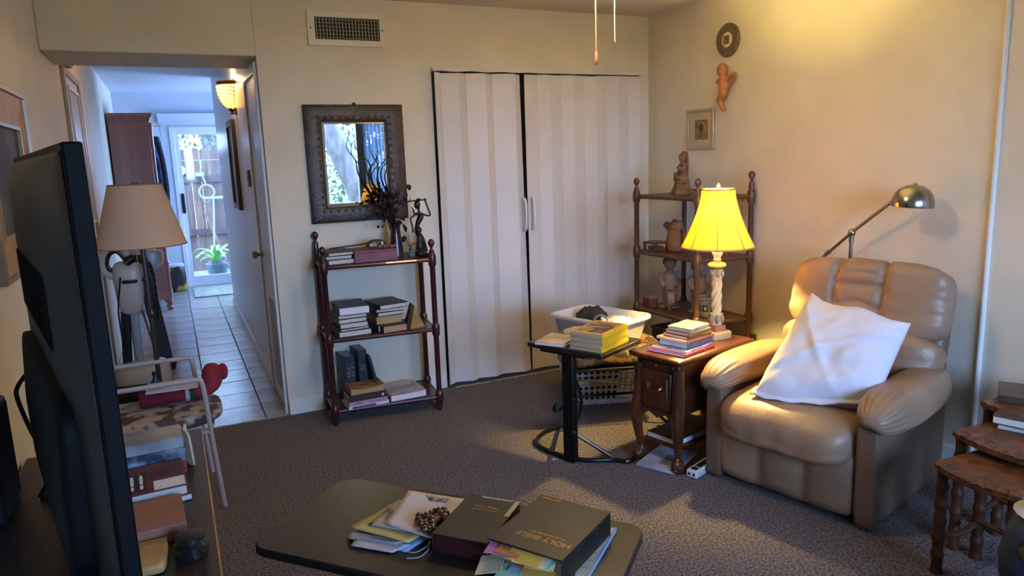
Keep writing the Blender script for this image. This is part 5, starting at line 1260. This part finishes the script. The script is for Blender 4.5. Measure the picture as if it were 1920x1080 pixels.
# things piled on the console in front of the screen
zc = CZ+.0003; g = 'books piled on the media console'
def B_(u, v, z): return at(u, v, z=z)
sy_ = -2.09
book('red-covered large paperback at the base of the pile on the console', -3.322, sy_, zc, .13, .2, .036, PI/2+.05, cm('#8c1f26', .4), paper, g); z = zc+.0363
q = COL.objects[-1].parent; bars(q, whitep, (-.0652, .0, .018), .12, .012, (0, 1, 0), (0, 0, 1))
book('navy and white marbled book in the middle of the pile on the console', -3.325, sy_+.005, z, .125, .21, .036, PI/2+.02, cm('#1d2a42', .4, '#8fa0b0', 16), paper, g); z += .0363
book('grey book with white page edge topping the pile on the console', -3.325, sy_+.01, z, .12, .2, .032, PI/2+.07, cm('#6d7078', .5, '#a09c98', 6), paper, g)
o = root('loose_papers', (-3.212, sy_+.03, zc), 'cream papers standing beside the pile on the console', 'papers', rot=(0, -.06, .1))
MB().rbox((0, 0, .05), (.008, .13, .1), 8, 10, lambda w, v: v+Vector((.006*math.sin(5*w.y), 0, .012*math.sin(7*w.y)*max(0, w.z)))).build('sheet', M('cream_paper', '#b8ad8e', .8), o, smooth=60)
q = book('white-edged paperback under the maroon book on the console', -3.30, -2.265, zc, .15, .2, .02, .16, cm('#3a1f20', .5), paper, spine=-1)
o = root('book', (-3.325, -2.262, zc+.0203), 'maroon illustrated book with white label lying on the console', 'book', rz=.06)
mar = M('maroon_print', '#4a1416', .45, col2='#6b3a2a', scale=12, lo=.5, hi=.75)
MB().box((0, 0, .0015), (.2, .2, .003)).box((0, 0, .0265), (.2, .2, .003)).box((-.0985, 0, .014), (.003, .2, .0222)).build('cover', mar, o, bevel=.001); MB().box((.0, 0, .014), (.192, .194, .0219)).build('pages', paper, o)
MB().box((.058, -.062, .0284), (.075, .06, .001)).build('white_label', whitep, o); MB().box((-.02, -.02, .0284), (.05, .12, .001)).build('dark_picture', M('dark_pic', '#24100f', .5), o)
for k in range(2): bars(o, whitep, (-.03+.022*k, -.02, .0292), .1, .01, (0, 1, 0), (-1, 0, 0), name='vertical_lettering')
o = root('cardboard_box', (-3.30, -2.478, zc), 'flat brown cardboard carton lying on the console', 'carton', rz=.05)
MB().box((0, 0, .02), (.135, .18, .04)).build('carton_body', M('brown_card', '#8a5c48', .7, col2='#95664f', scale=5), o, bevel=.002)
MB().box((0, -.07, .0407), (.135, .035, .0012)).build('pink_band', M('pink_card', '#8f5f66', .7), o); MB().box((-.062, 0, .0407), (.01, .18, .0012)).build('edge_tape', M('tape', '#a39a90', .5), o)
o = root('tan_envelope', (-3.315, -2.645, zc), 'tan padded envelope lying next to the console carton', 'envelope', rz=-.05)
MB().rbox((0, 0, .012), (.085, .13, .024), 6, 6, lambda w, v: v+Vector((0, 0, .004*nz((w.x*3, w.y*3, 0))))).build('envelope_body', M('kraft', '#a07a4c', .75, col2='#b08a58', scale=7), o, smooth=60)
MB().box((0, .05, .0245), (.08, .02, .002)).build('flap', M('kraft2', '#8a683e', .75), o)
o = root('glass_jar', (-3.222, -2.66, zc), 'small dark glass jar on the console beside the envelope', 'jar')
MB().lathe([(.03, 0), (.036, .006), (.036, .03), (.028, .04), (.03, .042)], (0, 0, 0), 18).build('jar_body', M('dark_glass', '#1d1d1a', .1), o); MB().lathe([(.031, .042), (.031, .052), (.027, .054)], (0, 0, 0), 18).build('lid', blk, o)

# ================================================================ white metal chair and its load
wm = M('white_chair_enamel', '#a29a98', .4)
o = root('metal_armchair', (-3.36, -.87, 0), 'white tubular metal armchair with patterned cushion by the left wall', 'chair')
fy0, fy1, fxx, bxx = -1.085, -.66, -3.10, -3.60
for y, s in ((fy0, -1), (fy1, 1)):
    fxx = -3.10 if s < 0 else -3.128
    top = at(382, 722, y=y+.0) if s < 0 else at(366, 669, y=y)
    ah = .60
    MB().tube(spline([(fxx-.005, y+.0*s, .003), (fxx-.025, y, .3), (fxx-.04, y, ah-.03), (fxx-.065, y, ah)], 5)+[Vector((bxx+.06, y, ah)), Vector((bxx, y, ah-.02))], .0105, 8).build('front_leg_arm', wm, o, world=True)
    MB().tube([(bxx+.03, y, .003), (bxx+.012, y, .42), (bxx-.03, y, .86)], .0105, 8).build('rear_leg', wm, o, world=True)
    MB().tube([(fxx-.03, y, .36), (bxx+.01, y, .36)], .009, 8).build('seat_rail', wm, o, world=True)
MB().tube([(bxx-.03, fy0, .86), (bxx-.03, fy1, .86)], .0105, 8).build('top_rail', wm, o, world=True)
for k in range(5): y = fy0+(fy1-fy0)*(k+1)/6; MB().tube([(bxx+.01, y, .37), (bxx-.03, y, .85)], .006, 6).build('back_bar', wm, o, world=True)
MB().tube(spline([(fxx-.03, fy0, .36), (fxx+.01, fy0+.1, .355), (fxx+.015, (fy0+fy1)/2, .355), (fxx+.01, fy1-.1, .355), (fxx-.03, fy1, .36)], 5), .009, 8).build('seat_front_rail', wm, o, world=True)
o = root('seat_cushion', (-3.34, -.872, .372), 'cream and grey patterned cushion on the metal armchair', 'cushion')
pat = M('print_cotton', '#a3968c', .9, col2='#4a3f42', scale=13, lo=.5, hi=.58, detail=2)
MB().rbox((.0, 0, .035), (.55, .40, .075), 3.6, 10, lambda w, v: v+Vector((0, 0, .008*nz((w.x*3, w.y*3, 2))))).build('cushion_body', pat, o, smooth=180)
red = M('red_felt', '#6d1524', .85, col2='#8c2434', scale=9); grnc = M('green_felt', '#243d36', .9)
o = root('christmas_stocking', (-3.2, -.86, .447), 'red felt stocking with green cuff band lying on the chair cushion', 'stocking')
b = MB().tube(spline([(-.2, .0, .035), (-.05, 0, .04), (.05, 0, .045), (.095, 0, .06), (.108, .01, .11), (.10, .01, .155)], 5), [.045]*10+[.047]*5+[.05, .054, .057, .058, .058, .056, .054, .05, .046, .038, .022], 12, flat=.8)
b.ell((.155, .02, .11), (.024, .024, .04))
b.build('stocking_body', red, o, smooth=180)
MB().tube([(.005, 0, .04), (.03, 0, .042)], .0475, 14, flat=.82).build('green_band', grnc, o); MB().tube([(-.012, 0, .04), (.005, 0, .04)], .0475, 14, flat=.82).build('white_band', M('white_felt', '#b5aeb0', .9), o)
o = root('photo_folder', (-3.26, -.9, .537), 'white photo folder lying on the red stocking', 'folder', rot=(.06, 0, -.05))
MB().box((0, 0, .003), (.21, .13, .006)).build('folder_card', M('folder_white', '#b4aeb4', .6), o, bevel=.001); MB().box((-.01, -.0, .0068), (.17, .09, .0012)).build('photo', M('photo_grey', '#8d8a98', .35, col2='#b0acb4', scale=14), o)
o = root('picture_frame', (-3.49, -.95, .46), 'wooden picture frame leaning back on the chair cushion', 'picture frame', rot=(0, -.62, 0))
b = MB(); w_, h_, e = .24, .34, .03
b.frame('x', -.01, .012, -w_/2, w_/2, 0, h_, e)
b.build('frame', M('pale_frame_wood', '#8c7668', .5), o, bevel=.003); MB().bb((-.008, -w_/2+e, e), (.004, w_/2-e, h_-e)).build('print', M('framed_print', '#8a7f78', .5, col2='#3f3530', scale=9), o)
o = root('blue_bottle', (-3.33, -.78, .445), 'small blue bottle standing on the cushion beside the frame', 'bottle')
MB().lathe([(.02, 0), (.023, .005), (.023, .09), (.01, .11), (.01, .125)], (0, 0, 0), 14).build('bottle_body', M('blue_plastic', '#1d2b46', .3), o); MB().lathe([(.012, .125), (.012, .14)], (0, 0, 0), 12).build('cap', blk, o)

# floor lamp with tan shade
fx_, fy_ = -3.332, -.30
zb_l = at(267, 460, y=fy_).z; zt_l = at(257, 346, y=fy_).z
o = root('floor_lamp', (fx_, fy_, 0), 'unlit floor lamp with wide tan shade in front of the hall', 'lamp')
rod = M('dark_rod', '#4a4448', .3, metal=.7)
MB().lathe([(.15, 0), (.15, .015), (.1, .03), (.02, .04)], (0, 0, 0), 28).build('base', rod, o)
MB().cyl((0, 0, .04), (0, 0, zt_l+.01), .0125).build('pole', rod, o)
MB().lathe([(.013, .75), (.022, .77), (.013, .79)], (0, 0, 0), 12).build('collar', rod, o)
rB = .208; rT = .122
MB().lathe([(rB, zb_l), (rT, zt_l)], (0, 0, 0), 40, cap=False).build('lamp_shade', shade_mat('tan_linen', '#d8bda4', '#d8bc9c', .3), o, smooth=60)
for r, z in ((rB, zb_l), (rT, zt_l)): MB().tube([(r*math.cos(2*PI*k/40), r*math.sin(2*PI*k/40), z) for k in range(41)], .003, 6).build('shade_trim', M('shade_hem', '#8d7558', .7), o)
for k in range(3): MB().tube([(0, 0, zt_l-.01), (rT*math.cos(k*2.1), rT*math.sin(k*2.1), zt_l-.004)], .002, 5).build('shade_spider', rod, o)
MB().lathe([(.004, zt_l), (.01, zt_l+.008), (.003, zt_l+.02)], (0, 0, 0), 10).build('finial', brass, o)
MB().ell((0, 0, zb_l+.12), (.028, .028, .045)).build('bulb', M('dead_bulb', '#d8d4c8', .3), o, smooth=180)
MB().tube([(-.03, .0, zb_l-.1), (-.03, 0, zb_l+.02)], .0015, 5).build('pull_chain', brass, o)

# ================================================================ laptop table with bibles
CT_ = .65
k0, k1, k2 = at(470, 1024, z=CT_), at(646, 893, z=CT_), at(1212, 985, z=CT_)
ux = (k2-k1); LW = ux.length; ca = math.atan2(ux.y, ux.x); LD = .375
cen_ = k1.lerp(k2, .5)+Vector((math.sin(ca), -math.cos(ca), 0))*LD/2
o, px, py = c_table('laptop_table', 'black round-cornered laptop table holding two bibles', cen_, ca, LW, LD, CT_, (.1, -.1), .045)
b = MB(); q = [Vector((-LW/2+.02, .1, .012)), Vector((-LW/2+.1, -.14, .012)), Vector((.1, -.16, .012)), Vector((LW/2-.05, -.14, .012)), Vector((LW/2-.02, .1, .012))]
MB().tube(spline(q, 6), .012, 8).build('base_tube', blackmt, o)
MB().tube([(px, py, .18), (-.15, -.155, .014)], .009, 8).build('brace', blackmt, o); MB().tube([(px, py, .18), (.33, -.14, .014)], .009, 8).build('brace', blackmt, o)
MB().box((-LW/2+.004, -LD/2+.13, CT_-.011), (.012, .17, .02)).build('worn_edge', M('worn_edge', '#8a7258', .6, col2='#5a4636', scale=25), o, bevel=.003)
CM = o.matrix_basis.copy(); CMi = CM.inverted()
def tl_(u, v, z=CT_): return CMi@at(u, v, z=z)
# holy bible with sticky notes
bt = .062
b0, b1, b2 = at(1003, 920, z=CT_+bt), at(1124, 962, z=CT_+bt), at(1070, 1062, z=CT_+bt)
bc = (b0+b2)/2; ba = math.radians(-58); bw_, bl_ = (b1-b0).length-.005, (b2-b1).length+.005
bibm = M('bible_black', '#120f0d', .42, col2='#1d1815', scale=60, bump=.15, bscale=250)
o = root('bible', (bc.x, bc.y, CT_+.0003), 'black holy bible stuffed with coloured sticky notes', 'book', rz=ba)
# local x: along the top edge (to image right), local y: away; spine on the right (+x)
MB().box((0, 0, bt-.002), (bw_, bl_, .004)).box((0, 0, .002), (bw_, bl_, .004)).box((bw_/2-.002, 0, bt/2), (.004, bl_, bt-.0078)).build('cover', bibm, o, bevel=.0015)
MB().box((-.003, .004, bt/2), (bw_-.012, bl_-.02, bt-.0085)).build('pages', paper, o)
text('HOLY BIBLE', .0235, gold, o, (.015, -bl_/2+.052, bt+.0002), (0, 0, PI), sx=1.05)
bars(o, gold, (.015, -bl_/2+.07, bt+.0001), .085, .004, (-1, 0, 0), (0, -1, 0), name='subtitle'); bars(o, gold, (-bw_/2+.035, bl_/2-.012, bt+.0001), .045, .006, (-1, 0, 0), (0, -1, 0), name='name_stamp')
random.seed(21)
cols = ['#c9a040', '#b06a3a', '#b5688c', '#9fc49a', '#c4b878', '#8fb0cc', '#7a4fa0', '#c8c0a0', '#a8d0b8', '#c07a3a']
for k in range(26):
    w_ = random.uniform(.03, .075); l_ = random.uniform(.018, .045); zz = .006+(bt-.014)*((k*7) % 26)/26
    xx = random.uniform(-bw_/2+w_/2+.004, bw_/2-w_/2-.008)
    q = MB().box((0, 0, 0), (w_, l_, .0011)).build('sticky_note', M('note_%d' % (k % 10), cols[k % 10], .8), o)
    q.location = (xx, -bl_/2+.01-l_/2+.008, zz); q.rotation_euler = (random.uniform(-.15, .25), random.uniform(-.08, .08), random.uniform(-.25, .25))
q = MB().box((0, 0, 0), (.078, .036, .0012)).build('sticky_note', M('note_0', cols[0]), o); q.location = (.008, -bl_/2-.008, bt-.011); q.rotation_euler = (.3, 0, -.02)
q = MB().box((0, 0, 0), (.10, .05, .0012)).build('sticky_note', M('note_3', cols[3]), o); q.location = (.006, -bl_/2-.02, .017); q.rotation_euler = (.12, 0, .03)
q = MB().box((0, 0, 0), (.055, .06, .0012)).build('sticky_note', M('note_7', cols[7]), o); q.location = (-bw_/2+.02, -bl_/2-.02, .02); q.rotation_euler = (.1, -.2, .35)
for k in range(6):
    q = MB().box((0, 0, 0), (.012, random.uniform(.03, .06), .0011)).build('side_note', M('note_%d' % k, cols[k]), o); q.location = (-bw_/2+.002, random.uniform(-bl_/2+.015, -.02), .01+.008*k); q.rotation_euler = (0, random.uniform(-.5, .3), 0)
# second bible, burgundy page edges
s0, s1, s2 = at(895, 928, z=CT_+.045), at(985, 942, z=CT_+.045), at(812, 1000, z=CT_+.045); s3 = at(925, 1022, z=CT_+.045)
sc_ = (s0+s1+s2+s3)/4; sa = math.atan2((s1-s0).y, (s1-s0).x); sw, sl_ = ((s1-s0).length+(s3-s2).length)/2, ((s2-s0).length+(s3-s1).length)/2
o = root('bible', (sc_.x-.012*math.cos(sa), sc_.y-.012*math.sin(sa), CT_+.0003), 'black bible with burgundy page edges between the beads and the note-stuffed bible', 'book', rz=sa)
t_ = .045
MB().box((0, 0, t_-.0015), (sw, sl_, .003)).box((0, 0, .0015), (sw, sl_, .003)).box((-sw/2+.0015, 0, t_/2), (.003, sl_, t_-.0058)).build('cover', bibm, o, bevel=.001)
MB().box((.001, -.0, t_/2), (sw-.008, sl_-.004, t_-.0062)).build('pages', M('burgundy_edge', '#3a1418', .4), o)
text('Holy Bible', .015, gold, o, (.0, sl_/2-.05, t_+.0002), (0, 0, 0)); bars(o, gold, (0, sl_/2-.064, t_+.0001), .06, .004, (1, 0, 0), (0, 1, 0), name='subtitle')
MB().box((.01, sl_/2-.006, t_+.0004), (sw*.6, .004, .0008)).box((sw/2-.006, sl_/2-.04, t_+.0004), (.012, .075, .0008)).build('slipped_page', M('cream_paper', '#b8ad8e'), o)
# notebook under the bible (right)
n0, n1 = at(1137, 992, z=CT_+.004), at(1085, 1078, z=CT_+.004); nc_ = (n0+n1)/2; an = math.atan2((n0-n1).y, (n0-n1).x)
o = root('notebook', (nc_.x+.003, nc_.y-.002, CT_+.0003), 'narrow pale ruled notepad lying beside the bible', 'notepad', rz=an-PI/2)
MB().box((.0, 0, .004), (.034, .2, .008)).build('pad', M('pale_cream', '#b5ad92', .8), o, bevel=.001); MB().box((.0165, 0, .004), (.004, .206, .0085)).build('binding', M('pale_blue_edge', '#7d8fa8', .5), o)
for k in range(6): MB().box((0, -.075+.03*k, .0084), (.02, .0015, .0006)).build('ruled_line', M('pencil', '#6f6a60', .8), o)
# papers on the left
def sheet(name, label, px_pts, z, mat, curl=0., cat='paper', th=.0015, extra=None):
    P4 = [at(u, v, z=z) for u, v in px_pts]; c = sum(P4, Vector())/4; c.z = z
    o = root(name, c, label, cat, 'loose papers on the laptop table')
    n = 10; A = []
    for i in range(n+1):
        row = []
        for j in range(n+1):
            u, v = i/n, j/n; p = P4[0].lerp(P4[1], u).lerp(P4[3].lerp(P4[2], u), v)
            p = p+Vector((0, 0, curl*(abs(2*v-1)**2)*(.4+.6*u)+.0015*nz((u*3, v*3, z*90)))); row.append(p)
        A.append(row)
    b = MB().loft(A, closed=False); q = b.build('sheet', mat, o, world=True, smooth=60, solid=th)
    return o
z = CT_+.0015
sheet('leaflet', 'blue leaflet sticking out beneath the letter pile', [(690, 985), (812, 1003), (762, 1035), (660, 1012)], z, M('blue_paper', '#7f9cc4', .7))
sheet('card', 'white card at the bottom front of the letter pile', [(675, 1000), (770, 1022), (735, 1036), (657, 1023)], z+.003, M('lilac_paper', '#a9a0ae', .7))
sheet('letter', 'grey bundle under the yellowed letter', [(655, 998), (770, 1012), (740, 1020), (650, 1008)], z+.006, M('grey_paper', '#8a8880', .7), th=.004)
sheet('letter', 'yellowed letter with curled edge on the pile', [(735, 945), (810, 985), (765, 1022), (655, 990)], z+.011, M('yellow_paper', '#b5a468', .8), .006)
sheet('letter', 'pencil-sketched leaf drawing on the letter pile', [(745, 938), (830, 960), (790, 1003), (690, 985)], z+.015, M('sketch_paper', '#a09a92', .8, col2='#55505a', scale=9, lo=.5, hi=.66, stretch=(3, 1, 1)), .004)
sheet('letter', 'large white sheet lying uppermost on the letter pile', [(766, 921), (874, 938), (808, 1012), (722, 982)], z+.021, M('white_sheet', '#c4b9bd', .7), .003)
q = sheet('letter', 'grey leaf sprig print at the far corner of the white sheet', [(800, 928), (842, 935), (838, 941), (806, 937)], z+.0245, M('sprig_paper', '#b5aaa8', .8, col2='#4a4a48', scale=60), 0, th=.0006)
# beads
o = root('bead_strand', at(805, 978, z=CT_+.03), 'brown polished wooden bead strand heaped on the white sheet', 'beads')
be = None; bmm = M('polished_bead', '#3a1c10', .15, col2='#5c3018', scale=40, coat=.5); random.seed(9)
path = [(785, 975), (792, 970), (800, 967), (808, 964), (816, 960), (823, 958), (832, 957), (836, 963), (834, 970), (827, 972), (818, 970), (810, 974), (803, 978), (797, 981), (789, 981), (800, 986), (806, 989), (811, 983), (816, 978), (805, 994), (796, 992), (812, 993), (820, 975), (826, 964), (803, 972), (786, 968)]
for k, (u, v) in enumerate(path):
    p = at(u, v, z=CT_+.034+.005*(k % 3 == 2))
    if be is None: be = MB().ell((0, 0, 0), .0095, 10, 7).build('bead', bmm, o); q = be
    else: q = dup(be, 'bead', o)
    q.location = p-o.location
MB().tube(spline([at(778, 973, z=CT_+.028), at(785, 972, z=CT_+.034), at(800, 970, z=CT_+.036), at(830, 960, z=CT_+.036)], 5), .0015, 5).build('string', tw, o, world=True)
o = root('bookmark_ribbon', at(785, 1040, z=CT_+.003), 'thin silver ribbon loop trailing from the burgundy-edged bible', 'ribbon')
MB().tube(spline([at(808, 1018, z=CT_+.004), at(795, 1028, z=CT_+.003), at(778, 1036, z=CT_+.002), at(762, 1034, z=CT_+.002)], 6), .0013, 5).tube(spline([at(808, 1018, z=CT_+.004), at(800, 1034, z=CT_+.002), at(785, 1045, z=CT_+.002), at(763, 1047, z=CT_+.002)], 6), .0013, 5).build('ribbon', M('grey_ribbon', '#8d8a80', .5), o, world=True)
MB().ell(at(806, 1018, z=CT_+.006), (.004, .004, .006), 8, 6).build('clasp', silver, o, world=True)

# ================================================================ ceiling fan (only its chains hang into view)
fc = Vector((-1.79, -2.08, 0))
o = root('ceiling_fan', (fc.x, fc.y, H), 'ceiling fan light whose pull chains hang before the closet', 'ceiling fan')
fwh = M('fan_white', '#cfc8ba', .4)
MB().lathe([(.09, H-.0005), (.09, H-.03), (.13, H-.05), (.14, H-.12), (.1, H-.17), (.06, H-.18), (.06, H-.215), (.09, H-.225)], (fc.x, fc.y, 0), 28).build('motor', fwh, o, world=True)
for k in range(5):
    a = k*2*PI/5+.35; d = Vector((math.cos(a), math.sin(a), 0)); s_ = Vector((-d.y, d.x, 0)); A = []
    for t, w_ in ((.2, .05), (.28, .06), (.56, .07), (.6, .05)):
        c = Vector((fc.x, fc.y, H-.11))+d*t; A.append([c-s_*w_+Vector((0, 0, .008)), c+s_*w_-Vector((0, 0, .008)), c+s_*w_-Vector((0, 0, .014)), c-s_*w_+Vector((0, 0, .002))])
    bl_o = MB().loft(A).build('blade', walnut, o, world=True)
    MB().tube([Vector((fc.x, fc.y, H-.11))+d*.12, Vector((fc.x, fc.y, H-.112))+d*.25], .012, 6).build('blade_arm', brass, bl_o, world=True)
MB().lathe([(.095, H-.225), (.13, H-.25), (.135, H-.28), (.11, H-.33), (.06, H-.365), (.01, H-.378)], (fc.x, fc.y, 0), 28).build('light_bowl', M('frosted_bowl', '#efe3cc', .4, emit=FAN_E, emitc=(1, .74, .44)), o, world=True, smooth=180)
chm = M('chain_ivory', '#c9b088', .35, metal=.3)
for top, (u, v), kn in ((at(1116, -40, y=-2.033), (1118, 100), True), (at(1152, -40, y=-2.05), (1153, 78), False)):
    e_ = at(u, v, y=top.y); n_ = 70; b = MB()
    b.tube([(e_.x, e_.y, e_.z), (e_.x, e_.y, 2.16)], .0016, 5)
    for i in range(n_): b.ell((e_.x, e_.y, e_.z+(2.16-e_.z)*i/n_), .0026, 6, 4)
    ch = b.build('pull_chain', chm, o, world=True)
    if kn: MB().lathe([(.003, .03), (.0055, .024), (.0075, .0), (.0075, -.012), (.004, -.018)], (e_.x, e_.y, e_.z-.022), 12).build('pull_knob', M('pull_wood', '#b07a4c', .45), ch, world=True)

# lamp by the front window, seen only in the mirror
o = root('window_table', (-.62, -5.6, 0), 'small round dark table before the front window, seen in the mirror', 'table')
MB().lathe([(.24, .70), (.25, .705), (.25, .725), (.24, .73)], (0, 0, 0), 28).build('table_top', walnut, o)
MB().lathe([(.03, .04), (.025, .3), (.035, .5), (.03, .70)], (0, 0, 0), 14).build('pedestal', walnut, o); MB().lathe([(.18, 0), (.17, .02), (.04, .045)], (0, 0, 0), 24).build('foot', walnut, o)
o = root('window_lamp', (-.62, -5.6, .7303), 'yellow shaded lamp before the front window, seen in the mirror', 'lamp')
MB().lathe([(.07, 0), (.07, .01), (.02, .03), (.035, .12), (.02, .2), (.01, .24)], (0, 0, 0), 18).build('body', M('dark_ceramic', '#3a2c18', .3), o)
MB().lathe([(.17, .24), (.085, .48)], (0, 0, 0), 30, cap=False).build('lamp_shade', shade_mat('amber_shade', '#a8813a', '#c79a45', .4), o, smooth=60)
MB().ell((0, 0, .33), (.025, .025, .04)).build('bulb', M('dim_bulb', '#fff1d0', .4, emit=25, emitc=(1, .62, .25)), o, smooth=180)
